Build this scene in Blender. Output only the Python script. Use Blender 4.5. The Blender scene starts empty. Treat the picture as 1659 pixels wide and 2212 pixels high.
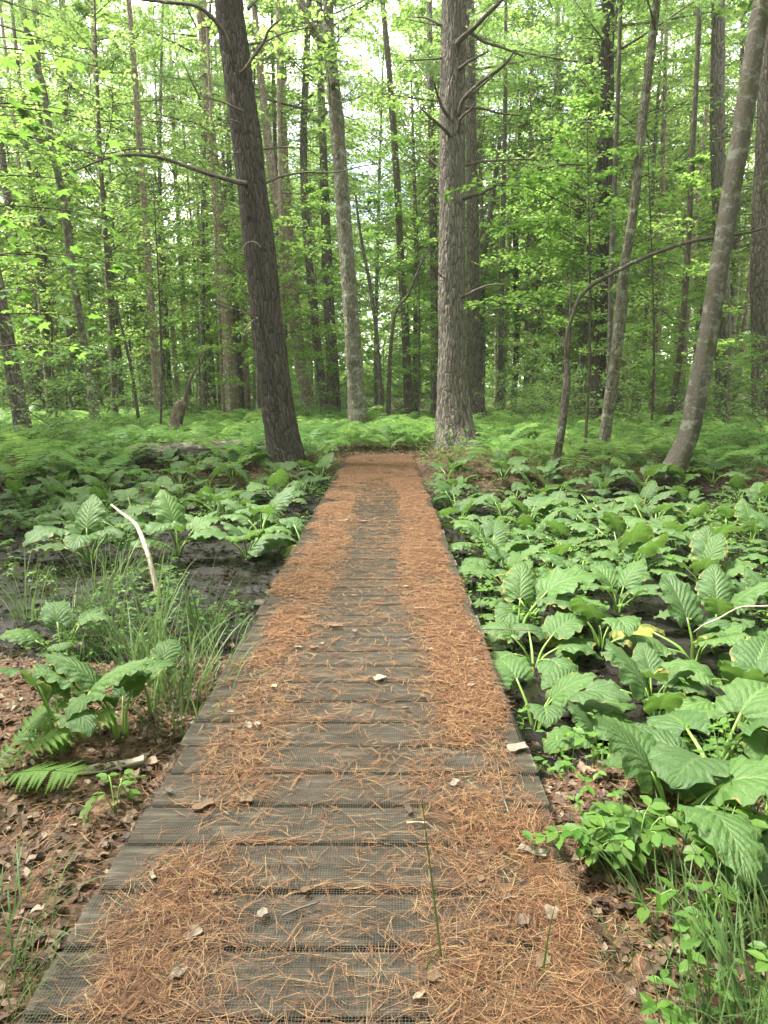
import bpy, math, random
import numpy as np
from mathutils import Vector, Matrix, Euler

random.seed(7)
rng = np.random.default_rng(7)
R = math.radians
scene = bpy.context.scene
COL = scene.collection

# ------------------------------------------------------------------ camera, sky, sun, exposure
CAM_H = 1.55
PITCH = R(10.02)
FPX = 1534.0                       # focal length in pixels of a 1659 x 2212 frame
cam_data = bpy.data.cameras.new("camera")
cam_data.sensor_fit = 'VERTICAL'
cam_data.sensor_height = 24.0
cam_data.lens = 24.0 * FPX / 2212.0
cam_data.clip_start = 0.05
cam_data.clip_end = 600
cam = bpy.data.objects.new("camera", cam_data)
cam.location = (0, 0, CAM_H)
cam.rotation_euler = (math.pi / 2 - PITCH, 0, R(0.22))
COL.objects.link(cam)
scene.camera = cam

SUN_EL, SUN_AZ = 62.0, -82.0       # azimuth from +Y, positive towards +X
world = bpy.data.worlds.new("World")
scene.world = world
world.use_nodes = True
wn, wl = world.node_tree.nodes, world.node_tree.links
wn.clear()
w_out = wn.new('ShaderNodeOutputWorld')
w_bg = wn.new('ShaderNodeBackground')
w_bg.inputs['Strength'].default_value = 0.13
w_sky = wn.new('ShaderNodeTexSky')
w_sky.sky_type = 'NISHITA'
w_sky.sun_disc = False
w_sky.sun_elevation = R(SUN_EL)
w_sky.sun_rotation = R(SUN_AZ)
w_sky.air_density = 1.0
w_sky.dust_density = 2.0
w_tc = wn.new('ShaderNodeTexCoord')
w_no = wn.new('ShaderNodeTexNoise')
w_no.inputs['Scale'].default_value = 3.0
w_no.inputs['Detail'].default_value = 5.0
w_rp = wn.new('ShaderNodeValToRGB')
w_rp.color_ramp.elements[0].position = 0.36
w_rp.color_ramp.elements[1].position = 0.56
w_mx = wn.new('ShaderNodeMix')
w_mx.data_type = 'RGBA'
w_mx.inputs['B'].default_value = (10.6, 10.3, 9.6, 1)       # bright broken cloud
wl.new(w_tc.outputs['Generated'], w_no.inputs['Vector'])
wl.new(w_no.outputs['Fac'], w_rp.inputs['Fac'])
wl.new(w_rp.outputs['Color'], w_mx.inputs['Factor'])
wl.new(w_sky.outputs['Color'], w_mx.inputs['A'])
wl.new(w_mx.outputs['Result'], w_bg.inputs['Color'])
wl.new(w_bg.outputs['Background'], w_out.inputs['Surface'])

sun_d = bpy.data.lights.new("sun", 'SUN')
sun_d.energy = 4.2
sun_d.angle = R(10)
sun_d.color = (1.0, 0.95, 0.86)
sun = bpy.data.objects.new("sun", sun_d)
el, az = R(SUN_EL), R(SUN_AZ)
sdir = Vector((math.sin(az) * math.cos(el), math.cos(az) * math.cos(el), math.sin(el)))
sun.rotation_euler = (-sdir).to_track_quat('-Z', 'Y').to_euler()
sun.location = (0, 0, 40)
COL.objects.link(sun)

vs = scene.view_settings
vs.view_transform = 'Standard'
vs.look = 'None'
vs.exposure = 2.08
vs.gamma = 1.0
vs.use_curve_mapping = False
scene.cycles.max_bounces = 8
scene.cycles.diffuse_bounces = 4
scene.cycles.transmission_bounces = 6
scene.cycles.transparent_max_bounces = 8
scene.cycles.use_denoising = True

# ------------------------------------------------------------------ numpy helpers
def _hash(ix, iy, iz, seed):
    with np.errstate(over='ignore'):
        h = (ix.astype(np.int64) * 374761393 + iy.astype(np.int64) * 668265263
             + iz.astype(np.int64) * 1274126177 + seed * 974711) & 0xffffffff
        h = ((h ^ (h >> 13)) * 1274126177) & 0xffffffff
        h = ((h ^ (h >> 16)) * 2246822519) & 0xffffffff
        h = h ^ (h >> 15)
    return (h & 0xffffff) / float(0xffffff)

def vnoise(x, y, z=None, seed=0):
    x = np.asarray(x, float); y = np.asarray(y, float)
    z = np.zeros_like(x) if z is None else np.asarray(z, float)
    xi, yi, zi = np.floor(x), np.floor(y), np.floor(z)
    fx, fy, fz = x - xi, y - yi, z - zi
    sx, sy, sz = (f * f * (3 - 2 * f) for f in (fx, fy, fz))
    out = 0
    for dx in (0, 1):
        for dy in (0, 1):
            for dz in (0, 1):
                w = (sx if dx else 1 - sx) * (sy if dy else 1 - sy) * (sz if dz else 1 - sz)
                out = out + w * _hash(xi + dx, yi + dy, zi + dz, seed)
    return out * 2 - 1

def fbm(x, y, z=None, seed=0, octv=3):
    s, a = 0, 1.0
    for o in range(octv):
        k = 2.0 ** o
        s = s + a * vnoise(np.asarray(x) * k, np.asarray(y) * k, None if z is None else np.asarray(z) * k, seed + o)
        a *= 0.5
    return s

def edge_cells(u, v, seed=0):
    """F2-F1 of a jittered cell pattern."""
    ui, vi = np.floor(u), np.floor(v)
    f1 = np.full(u.shape, 9.0); f2 = np.full(u.shape, 9.0)
    z = np.zeros_like(ui)
    for dx in (-1, 0, 1):
        for dy in (-1, 0, 1):
            px = ui + dx + _hash(ui + dx, vi + dy, z, seed)
            py = vi + dy + _hash(ui + dx, vi + dy, z, seed + 5)
            d = np.hypot(px - u, py - v)
            m = d < f1
            f2 = np.where(m, f1, np.minimum(f2, d))
            f1 = np.where(m, d, f1)
    return f2 - f1

def sstep(a, b, x):
    t = np.clip((np.asarray(x, float) - a) / (b - a), 0, 1)
    return t * t * (3 - 2 * t)

class MB:
    """collects geometry for one mesh"""
    def __init__(s):
        s.v, s.f, s.m, s.uv, s.n = [], [], [], [], 0
    def add(s, verts, faces, mat=0, uv=None):
        verts = np.asarray(verts, float).reshape(-1, 3)
        s.v.append(verts)
        if isinstance(faces, np.ndarray):
            s.f.append(faces + s.n)
            s.m.append(np.full(len(faces), mat, np.int32))
        else:
            by = {}
            for f in faces:
                by.setdefault(len(f), []).append(f)
            for k, fl in by.items():
                a = np.array(fl, np.int64) + s.n
                s.f.append(a)
                s.m.append(np.full(len(a), mat, np.int32))
        s.uv.append(np.zeros((len(verts), 2)) if uv is None else np.asarray(uv, float))
        s.n += len(verts)
    def mesh(s, name, mats, smooth=True):
        me = bpy.data.meshes.new(name)
        v = np.concatenate(s.v).astype(np.float32)
        loops = np.concatenate([f.ravel() for f in s.f]).astype(np.int32)
        tot = np.concatenate([np.full(len(f), f.shape[1], np.int32) for f in s.f])
        start = np.concatenate([[0], np.cumsum(tot)[:-1]]).astype(np.int32)
        me.vertices.add(len(v)); me.vertices.foreach_set('co', v.ravel())
        me.loops.add(len(loops)); me.loops.foreach_set('vertex_index', loops)
        me.polygons.add(len(tot)); me.polygons.foreach_set('loop_start', start)
        me.polygons.foreach_set('loop_total', tot)
        me.polygons.foreach_set('material_index', np.concatenate(s.m))
        me.polygons.foreach_set('use_smooth', np.full(len(tot), smooth, bool))
        ul = me.uv_layers.new(name='UVMap')
        uv = np.concatenate(s.uv).astype(np.float32)[loops]
        ul.data.foreach_set('uv', uv.ravel())
        for m in (mats if isinstance(mats, (list, tuple)) else [mats]):
            me.materials.append(m)
        me.update(calc_edges=True)
        me.validate()
        return me

def link(name, data, parent=None, loc=None, rot=None, scl=None):
    o = bpy.data.objects.new(name, data)
    COL.objects.link(o)
    if parent is not None:
        o.parent = parent
    if loc is not None: o.location = loc
    if rot is not None: o.rotation_euler = rot
    if scl is not None: o.scale = (scl, scl, scl) if isinstance(scl, (int, float)) else scl
    return o

def tag(o, label=None, cat=None, group=None, kind=None):
    if label: o['label'] = label
    if cat: o['category'] = cat
    if group: o['group'] = group
    if kind: o['kind'] = kind
    return o

def thing(name, label, cat, loc=(0, 0, 0), rz=0, group=None):
    o = link(name, None, None, loc, (0, 0, rz))
    o.empty_display_size = 0.1
    return tag(o, label, cat, group)

def spline(pts, n):
    """Catmull-Rom resample of an (k,d) array to n points"""
    p = np.asarray(pts, float)
    if len(p) < 3:
        t = np.linspace(0, 1, n)[:, None]
        return p[0] * (1 - t) + p[-1] * t
    d = np.concatenate([[0], np.cumsum(np.linalg.norm(np.diff(p[:, :3], axis=0), axis=1))])
    P = np.vstack([2 * p[0] - p[1], p, 2 * p[-1] - p[-2]])
    s = np.linspace(0, d[-1], n)
    i = np.clip(np.searchsorted(d, s, 'right') - 1, 0, len(p) - 2)
    t = ((s - d[i]) / np.maximum(d[i + 1] - d[i], 1e-9))[:, None]
    a, b, c, e = P[i], P[i + 1], P[i + 2], P[i + 3]
    return 0.5 * ((2 * b) + (-a + c) * t + (2 * a - 5 * b + 4 * c - e) * t * t + (-a + 3 * b - 3 * c + e) * t ** 3)

def tube(pts, radii, nseg=8, n=None, rough=0.0, plates=None, flare=None, seed=0, cap=True, lump=0.0):
    """tapered tube along pts; returns verts, faces, uv (metres round, metres along)."""
    pr = np.hstack([np.asarray(pts, float), np.asarray(radii, float)[:, None]])
    if n is None: n = max(len(pr), 4)
    q = spline(pr, n)
    p, r = q[:, :3], np.maximum(q[:, 3], 1e-4)
    tang = np.gradient(p, axis=0)
    tang /= np.linalg.norm(tang, axis=1)[:, None] + 1e-12
    ref = np.array([0, 1.0, 0]) if abs(tang[:, 1]).mean() < 0.8 else np.array([0, 0, 1.0])
    e1 = ref - (tang @ ref)[:, None] * tang
    e1 /= np.linalg.norm(e1, axis=1)[:, None] + 1e-12
    e2 = np.cross(tang, e1)
    L = np.concatenate([[0], np.cumsum(np.linalg.norm(np.diff(p, axis=0), axis=1))])
    a = np.linspace(0, 2 * math.pi, nseg + 1)
    A, LL = np.meshgrid(a, L)
    rr = np.repeat(r[:, None], nseg + 1, 1)
    ca, sa = np.cos(A), np.sin(A)
    if lump:
        rr = rr * (1 + lump * vnoise(ca * 1.3, sa * 1.3, LL * 1.1, seed))
    if flare:
        fh, fa = flare
        k = np.exp(-LL / fh)
        rr = rr * (1 + fa * k * (0.55 + 0.6 * vnoise(ca * 1.6, sa * 1.6, LL * 0.3 + 3, seed + 2)))
    if rough:
        rr = rr * (1 + rough * fbm(ca * 4, sa * 4, LL * 5, seed + 4, 2))
    if plates:
        pw, ph, amp = plates
        k = max(1, round(2 * math.pi * r.mean() / pw))
        uu = A / (2 * math.pi) * k
        vv = LL / ph
        wob = 0.35 * vnoise(ca * 6, sa * 6, LL * 4, seed + 9)
        c = edge_cells(uu + wob, vv + wob, seed)
        rr = rr + amp * (sstep(0.02, 0.35, c) - 0.6) * (0.8 + 0.4 * vnoise(ca * 2, sa * 2, LL * 2, seed))
    V = p[:, None, :] + rr[:, :, None] * (ca[:, :, None] * e1[:, None, :] + sa[:, :, None] * e2[:, None, :])
    V = V.reshape(-1, 3)
    m = nseg + 1
    i, j = np.meshgrid(np.arange(n - 1), np.arange(nseg), indexing='ij')
    b = (i * m + j).ravel()
    F = np.stack([b, b + 1, b + 1 + m, b + m], 1)
    uv = np.stack([(A * r.mean()).ravel(), LL.ravel()], 1)
    faces = [tuple(x) for x in F] if cap else F
    if cap:
        faces.append(tuple(range((n - 1) * m, (n - 1) * m + nseg)))
        faces.append(tuple(range(nseg - 1, -1, -1)))
    return V, faces, uv

# camera geometry: pixel of the 1659 x 2212 frame -> ray
_cr = cam.rotation_euler.to_matrix()
def ray(px, py):
    d = _cr @ Vector(((px - 829.5) / FPX, -(py - 1106) / FPX, -1.0))
    return d
def at(px, py, D):
    d = ray(px, py)
    k = D / d.y
    return Vector((d.x * k, D, CAM_H + d.z * k))

# ------------------------------------------------------------------ terrain height
DX0, DX1, DY0, DY1 = -0.897, 0.604, 0.86, 16.06
DCX = (DX0 + DX1) / 2
def mud_mask(x, y):
    x = np.asarray(x, float); y = np.asarray(y, float)
    n = fbm(x * 0.8, y * 0.8, seed=21, octv=3)
    left = sstep(4.0, 4.9, y + 0.35 * n) * (1 - sstep(12.6, 14.6, y + 0.8 * n))
    right = sstep(2.75, 3.5, y + 0.3 * n) * (1 - sstep(11.6, 13.6, y + 0.8 * n))
    w = sstep(-0.9, 0.6, x)
    m = left * (1 - w) + right * w
    return m * (1 - sstep(9, 14, np.abs(x)))

def ground_h(x, y):
    x = np.asarray(x, float); y = np.asarray(y, float)
    m = mud_mask(x, y)
    h = -0.10 + 0.08 * sstep(13, 16.5, y)
    h = h * (1 - m) + (-0.40) * m
    h = h + 0.035 * fbm(x * 0.9, y * 0.9, seed=3, octv=3) * (0.5 + m * 0.3)
    h = h + m * 0.045 * np.abs(fbm(x * 3.1, y * 4.2, seed=8, octv=3))
    far = sstep(18, 32, y)
    h = h + far * (0.22 * fbm(x * 0.12, y * 0.12, seed=30, octv=2)) + 0.012 * np.maximum(y - 30, 0)
    h = h + 0.12 * np.exp(-((x - 1.72) ** 2 + (y - 17.6) ** 2) / 1.6)          # root mound of the pale pine
    h = h + 0.06 * np.exp(-((x + 2.05) ** 2 + (y - 14.6) ** 2) / 1.0)
    h = h + 0.22 * np.exp(-((x - 5.05) ** 2 + (y - 12.5) ** 2) / 1.0)
    # keep the soil under the deck, flush with its far end
    ins = sstep(DX0 - 0.25, DX0 + 0.1, x) * (1 - sstep(DX1 - 0.1, DX1 + 0.25, x)) * (1 - sstep(15.7, 16.1, y))
    h = h * (1 - ins) + np.minimum(h, -0.15) * ins
    endz = np.exp(-((x - DCX) / 1.0) ** 2) * sstep(15.75, 16.15, y) * (1 - sstep(17.5, 20, y))
    h = h * (1 - endz) + (-0.012 + 0.01 * vnoise(x * 3, y * 3, seed=2)) * endz
    return h
def gh(x, y):
    return float(ground_h(np.array([x]), np.array([y]))[0])
def on_ground(px, py, lift=0.0):
    """ground point under a frame pixel"""
    d = ray(px, py)
    t = np.linspace(1.0, 80, 3000)
    x, y, z = d.x * t, d.y * t, CAM_H + d.z * t
    b = np.nonzero(z < ground_h(x, y) + lift)[0]
    k = b[0] if len(b) else -1
    return Vector((x[k], y[k], z[k]))
def on_deck(px, py):
    d = ray(px, py)
    t = -CAM_H / d.z
    return Vector((d.x * t, d.y * t, 0.0))

# ------------------------------------------------------------------ materials
class NT:
    def __init__(s, name):
        s.m = bpy.data.materials.new(name)
        s.m.use_nodes = True
        s.n, s.l = s.m.node_tree.nodes, s.m.node_tree.links
        s.b = s.n['Principled BSDF']
        s.out = s.n['Material Output']
    def new(s, t, **kw):
        n = s.n.new('ShaderNode' + t)
        for k, v in kw.items():
            if hasattr(n, k): setattr(n, k, v)
            else: n.inputs[k.replace('_', ' ')].default_value = v
        return n
    def lk(s, a, b): s.l.new(a, b)
    def math(s, op, a, b=0.0, c=None):
        n = s.new('Math', operation=op)
        for i, v in enumerate((a, b, c)):
            if v is None: continue
            if hasattr(v, 'is_linked'): s.lk(v, n.inputs[i])
            else: n.inputs[i].default_value = v
        return n.outputs[0]
    def ramp(s, fac, stops):
        n = s.new('ValToRGB')
        e = n.color_ramp.elements
        while len(e) < len(stops): e.new(0.5)
        for x, (p, c) in zip(e, stops):
            x.position = p
            x.color = (*c, 1) if len(c) == 3 else c
        s.lk(fac, n.inputs[0])
        return n.outputs[0]
    def mix(s, fac, a, b, blend='MIX'):
        n = s.new('Mix', data_type='RGBA', blend_type=blend)
        for k, v in (('Factor', fac), ('A', a), ('B', b)):
            if hasattr(v, 'is_linked'): s.lk(v, n.inputs[k])
            else: n.inputs[k].default_value = (*v, 1) if isinstance(v, tuple) else v
        return n.outputs['Result']
    def noise(s, vec, scale, detail=3.0, rough=0.55, out='Fac'):
        n = s.new('TexNoise')
        n.inputs['Scale'].default_value = scale
        n.inputs['Detail'].default_value = detail
        n.inputs['Roughness'].default_value = rough
        if vec is not None: s.lk(vec, n.inputs['Vector'])
        return n.outputs[out]
    def voro(s, vec, scale, feature='F1', out='Distance'):
        n = s.new('TexVoronoi', feature=feature)
        n.inputs['Scale'].default_value = scale
        if vec is not None: s.lk(vec, n.inputs['Vector'])
        return n.outputs[out]
    def mapping(s, vec, scale, loc=(0, 0, 0), rot=(0, 0, 0)):
        n = s.new('Mapping')
        n.inputs['Scale'].default_value = scale
        n.inputs['Location'].default_value = loc
        n.inputs['Rotation'].default_value = rot
        s.lk(vec, n.inputs['Vector'])
        return n.outputs[0]
    def coord(s, which='Object'):
        return s.new('TexCoord').outputs[which]
    def orand(s): return s.new('ObjectInfo').outputs['Random']
    def irand(s): return s.new('NewGeometry').outputs['Random Per Island']
    def bump(s, h, strength=0.5, dist=0.01):
        n = s.new('Bump')
        n.inputs['Strength'].default_value = strength
        n.inputs['Distance'].default_value = dist
        s.lk(h, n.inputs['Height'])
        s.lk(n.outputs[0], s.b.inputs['Normal'])
        return n.outputs[0]
    def base(s, c):
        if isinstance(c, tuple): s.b.inputs['Base Color'].default_value = (*c, 1)
        else: s.lk(c, s.b.inputs['Base Color'])
    def set(s, **kw):
        for k, v in kw.items():
            i = s.b.inputs[k.replace('_', ' ')]
            if hasattr(v, 'is_linked'): s.lk(v, i)
            else: i.default_value = v
    def translucent(s, col, fac=0.4, normal=None):
        t = s.new('BsdfTranslucent')
        if isinstance(col, tuple): t.inputs['Color'].default_value = (*col, 1)
        else: s.lk(col, t.inputs['Color'])
        mx = s.new('MixShader')
        mx.inputs[0].default_value = fac
        s.lk(s.b.outputs[0], mx.inputs[1]); s.lk(t.outputs[0], mx.inputs[2])
        s.lk(mx.outputs[0], s.out.inputs['Surface'])
        if normal is not None: s.lk(normal, t.inputs['Normal'])

def leaf_mat(name, c0, c1, c2, trans, tf=0.45, rough=0.5, spec=0.35):
    t = NT(name)
    r = t.irand()
    col = t.ramp(r, [(0.0, c0), (0.5, c1), (1.0, c2)])
    orv = t.orand()
    hs = t.new('HueSaturation')
    t.lk(col, hs.inputs['Color'])
    t.lk(t.math('MULTIPLY_ADD', orv, 0.035, 0.482), hs.inputs['Hue'])
    t.lk(t.math('MULTIPLY_ADD', t.math('FRACT', t.math('MULTIPLY', orv, 7.31)), 0.45, 0.8), hs.inputs['Value'])
    t.base(hs.outputs[0])
    t.set(Roughness=rough, Specular_IOR_Level=spec)
    g = t.mix(0.35, trans, hs.outputs[0])
    t.translucent(g, tf)
    return t.m

M = {}
M['maple_leaf'] = leaf_mat('maple_leaf', (0.07, 0.15, 0.018), (0.105, 0.205, 0.024), (0.14, 0.24, 0.05), (0.42, 0.65, 0.14), 0.55)
M['maple_near'] = leaf_mat('maple_near', (0.065, 0.15, 0.022), (0.085, 0.185, 0.028), (0.115, 0.22, 0.04), (0.30, 0.56, 0.09), 0.45)
M['canopy_leaf'] = leaf_mat('canopy_leaf', (0.07, 0.14, 0.024), (0.115, 0.205, 0.036), (0.15, 0.245, 0.06), (0.46, 0.68, 0.18), 0.57)
M['pine_needle'] = leaf_mat('pine_needle', (0.075, 0.14, 0.045), (0.105, 0.18, 0.058), (0.14, 0.215, 0.07), (0.36, 0.55, 0.15), 0.5)
M['shrub_leaf'] = leaf_mat('shrub_leaf', (0.07, 0.15, 0.03), (0.10, 0.195, 0.038), (0.13, 0.23, 0.05), (0.36, 0.57, 0.16), 0.48)
M['fern'] = leaf_mat('fern_frond', (0.085, 0.18, 0.04), (0.105, 0.21, 0.048), (0.125, 0.235, 0.055), (0.38, 0.62, 0.15), 0.45)
M['grass'] = leaf_mat('grass_blade', (0.055, 0.105, 0.03), (0.078, 0.135, 0.042), (0.12, 0.175, 0.065), (0.22, 0.36, 0.10), 0.3, 0.45)
M['seedling'] = leaf_mat('seedling_leaf', (0.06, 0.14, 0.03), (0.08, 0.18, 0.03), (0.11, 0.22, 0.04), (0.30, 0.52, 0.10), 0.4)

def skunk_mat(name, hue_yellow=0.0):
    t = NT(name)
    uv = t.coord('UV')
    sp = t.new('SeparateXYZ'); t.lk(uv, sp.inputs[0])
    u, v = sp.outputs[0], sp.outputs[1]
    au = t.math('ABSOLUTE', t.math('MULTIPLY_ADD', u, 2.0, -1.0))
    oc = t.coord('Object')
    lat = t.math('MULTIPLY_ADD', v, 8.0, t.math('MULTIPLY', t.math('POWER', au, 0.75), -3.4))
    lat = t.math('MULTIPLY_ADD', t.noise(oc, 9.0, 3.0), 0.7, lat)
    tri = t.math('PINGPONG', lat, 0.5)
    vein = t.math('SUBTRACT', 1.0, t.math('SMOOTH_MIN', t.math('MULTIPLY', tri, 9.0), 1.0, 0.1))
    mid = t.math('SUBTRACT', 1.0, t.math('MINIMUM', t.math('MULTIPLY', au, 13.0), 1.0))
    vm = t.math('MAXIMUM', t.math('MULTIPLY', vein, 0.5), mid)
    orv = t.orand()
    n = t.noise(oc, 5.0, 4.0)
    base = t.mix(n, (0.046, 0.098, 0.032), (0.086, 0.148, 0.054))
    base = t.mix(t.math('MULTIPLY', orv, 0.55), base, (0.10, 0.20, 0.035))
    base = t.mix(t.math('MULTIPLY', t.math('FRACT', t.math('MULTIPLY', orv, 9.7)), 0.5), base, (0.042, 0.095, 0.036))
    # browned and yellowed margins on some leaves
    edge = t.math('MULTIPLY', t.math('POWER', au, 3.0), t.noise(oc, 7.0, 3.0))
    old = t.ramp(t.math('ADD', edge, t.math('MULTIPLY', t.math('FRACT', t.math('MULTIPLY', orv, 23.1)), 0.25)), [(0.61, (0, 0, 0)), (0.70, (1, 1, 1))])
    if hue_yellow:
        yn = t.ramp(t.noise(oc, 4.0, 3.0), [(0.35, (0, 0, 0)), (0.6, (1, 1, 1))])
        base = t.mix(yn, base, (0.36, 0.29, 0.04))
    base = t.mix(old, base, (0.26, 0.19, 0.05))
    col = t.mix(t.math('MULTIPLY', vm, t.math('MULTIPLY_ADD', t.math('FRACT', t.math('MULTIPLY', orv, 3.7)), 0.45, 0.35)), base, (0.19, 0.27, 0.10))
    sc = t.math('LESS_THAN', t.voro(oc, 16.0), 0.075)
    col = t.mix(t.math('MULTIPLY', sc, 0.6), col, (0.10, 0.07, 0.03))
    t.base(col)
    t.set(Roughness=0.5, Specular_IOR_Level=0.34)
    h = t.math('MULTIPLY_ADD', tri, 1.6, t.math('MULTIPLY', t.noise(oc, 26.0, 4.0), 1.3))
    nb = t.bump(h, 0.6, 0.010)
    t.translucent(t.mix(0.5, (0.24, 0.45, 0.06), col), 0.28)
    return t.m
M['skunk'] = skunk_mat('broad_leaf')
M['skunk_old'] = skunk_mat('yellowing_broad_leaf', 1.0)
def plain(name, col, rough=0.6, spec=0.3, var=0.25, scale=12.0, trans=None):
    t = NT(name)
    n = t.noise(t.coord('Object'), scale, 4.0)
    lo = tuple(c * (1 - var) for c in col); hi = tuple(c * (1 + var) for c in col)
    t.base(t.mix(n, lo, hi))
    t.set(Roughness=rough, Specular_IOR_Level=spec)
    if trans: t.translucent(trans, 0.35)
    return t.m
M['stalk'] = plain('pale_stalk', (0.16, 0.27, 0.06), 0.45, 0.4)
M['stem'] = plain('thin_stem', (0.09, 0.075, 0.045))

def bark_mat(name, deep, mid, lite, pu, pv, dist=0.02, lichen=None, lich_amt=0.5, moss=0.0, bumps=1.0):
    """plates pu per metre round, pv per metre along"""
    t = NT(name)
    uv = t.coord('UV')
    orv = t.orand()
    off = t.new('VectorMath', operation='ADD')
    t.lk(uv, off.inputs[0])
    cb = t.new('CombineXYZ'); t.lk(t.math('MULTIPLY', orv, 41.0), cb.inputs[0]); t.lk(t.math('MULTIPLY', orv, 17.0), cb.inputs[1])
    t.lk(cb.outputs[0], off.inputs[1])
    v0 = off.outputs[0]
    wob = t.new('VectorMath', operation='MULTIPLY_ADD')
    t.lk(t.noise(v0, 9.0, 3.0, out='Color'), wob.inputs[0]); wob.inputs[1].default_value = (0.07, 0.28, 0); t.lk(v0, wob.inputs[2])
    vm = t.mapping(wob.outputs[0], (pu, pv, 1))
    d = t.voro(vm, 1.0, 'DISTANCE_TO_EDGE')
    cell = t.voro(vm, 1.0, 'F1', 'Color')
    fine = t.noise(t.mapping(v0, (60, 22, 1)), 1.0, 5.0, 0.65)
    crev = t.ramp(t.math('MULTIPLY', d, t.math('MULTIPLY_ADD', fine, 1.6, 0.2)), [(0.0, (0, 0, 0)), (0.12, (1, 1, 1))])
    sp = t.new('SeparateColor'); t.lk(cell, sp.inputs[0])
    plate = t.mix(t.math('MULTIPLY_ADD', sp.outputs[0], 0.55, t.math('MULTIPLY', fine, 0.5)), mid, lite)
    col = t.mix(crev, deep, plate)
    col = t.mix(t.math('MULTIPLY', t.noise(v0, 1.1, 3.0), 0.5), col, mid)
    if lichen:
        ln = t.noise(v0, 5.0, 6.0, 0.7)
        lm = t.ramp(ln, [(0.62 - 0.22 * lich_amt, (0, 0, 0)), (0.68 - 0.16 * lich_amt, (1, 1, 1))])
        col = t.mix(lm, col, lichen)
    if moss:
        mm = t.ramp(t.noise(t.mapping(v0, (1.0, 0.45, 1)), 3.4, 5.0, 0.65), [(0.66 - 0.2 * moss, (0, 0, 0)), (0.74 - 0.2 * moss, (1, 1, 1))])
        col = t.mix(t.math('MULTIPLY', mm, 0.8), col, (0.055, 0.065, 0.018))
    t.base(col)
    t.set(Roughness=0.9, Specular_IOR_Level=0.15)
    h = t.math('MULTIPLY_ADD', t.math('MINIMUM', d, 0.3), 3.0, t.math('MULTIPLY', fine, 0.5))
    t.bump(h, 1.0 * bumps, dist)
    return t.m
M['bark_dark'] = bark_mat('dark_pine_bark', (0.013, 0.011, 0.009), (0.056, 0.047, 0.040), (0.12, 0.104, 0.09), 24, 3.0, 0.03)
M['bark_pale'] = bark_mat('pale_pine_bark', (0.032, 0.027, 0.022), (0.15, 0.130, 0.110), (0.30, 0.27, 0.235), 22, 2.8, 0.04)
M['bark_pine'] = bark_mat('grey_pine_bark', (0.035, 0.030, 0.025), (0.115, 0.098, 0.082), (0.22, 0.195, 0.165), 14, 3.5, 0.04)
M['bark_red'] = bark_mat('reddish_pine_bark', (0.08, 0.055, 0.042), (0.22, 0.165, 0.13), (0.34, 0.275, 0.225), 18, 7, 0.015, (0.36, 0.37, 0.30), 0.35)
M['bark_lichen'] = bark_mat('lichen_maple_bark', (0.035, 0.03, 0.022), (0.145, 0.128, 0.10), (0.25, 0.23, 0.19), 26, 5, 0.02, (0.29, 0.30, 0.235), 0.45, 0.5)
M['bark_smooth'] = bark_mat('smooth_grey_bark', (0.070, 0.061, 0.05), (0.085, 0.075, 0.061), (0.125, 0.113, 0.094), 30, 14, 0.006, (0.175, 0.18, 0.145), 0.5, 0.55, 0.7)
M['bark_thin'] = bark_mat('dark_thin_bark', (0.03, 0.025, 0.02), (0.085, 0.07, 0.056), (0.15, 0.13, 0.108), 28, 7, 0.01, (0.22, 0.24, 0.19), 0.2)
M['deadwood'] = bark_mat('dead_branch_wood', (0.045, 0.036, 0.03), (0.115, 0.092, 0.076), (0.20, 0.17, 0.145), 40, 5, 0.004, (0.25, 0.26, 0.22), 0.2)
M['palewood'] = bark_mat('bleached_stick_wood', (0.20, 0.16, 0.11), (0.42, 0.37, 0.29), (0.55, 0.50, 0.42), 40, 6, 0.004)
M['greychip'] = plain('weathered_bark_flake', (0.18, 0.155, 0.125), 0.85, 0.2, 0.5, 50)
M['barkchip'] = plain('pale_bark_flake', (0.27, 0.21, 0.15), 0.8, 0.2, 0.4, 60)
M['darkchip'] = plain('dark_bark_flake', (0.11, 0.085, 0.07), 0.85, 0.2, 0.4, 60)
M['deadleaf'] = plain('dead_tan_leaf', (0.19, 0.13, 0.085), 0.75, 0.25, 0.3, 30, (0.4, 0.25, 0.12))
M['cone'] = plain('cone_scales', (0.10, 0.075, 0.06), 0.8, 0.2, 0.4, 80)

def litter_leaf_mat():
    t = NT('fallen_leaf_litter')
    r = t.irand()
    c = t.ramp(r, [(0.0, (0.04, 0.027, 0.018)), (0.4, (0.08, 0.052, 0.034)), (0.8, (0.135, 0.092, 0.06)), (0.95, (0.21, 0.155, 0.11)), (1.0, (0.32, 0.26, 0.20))])
    t.base(c); t.set(Roughness=0.7, Specular_IOR_Level=0.3)
    return t.m
M['litterleaf'] = litter_leaf_mat()
def needle_mat():
    t = NT('fallen_pine_needles')
    r = t.irand()
    c = t.ramp(r, [(0.0, (0.032, 0.017, 0.010)), (0.3, (0.092, 0.044, 0.023)), (0.65, (0.185, 0.090, 0.044)), (0.92, (0.31, 0.175, 0.09)), (1.0, (0.30, 0.26, 0.13))])
    t.base(c); t.set(Roughness=0.55, Specular_IOR_Level=0.3)
    return t.m
M['needle'] = needle_mat()
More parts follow.
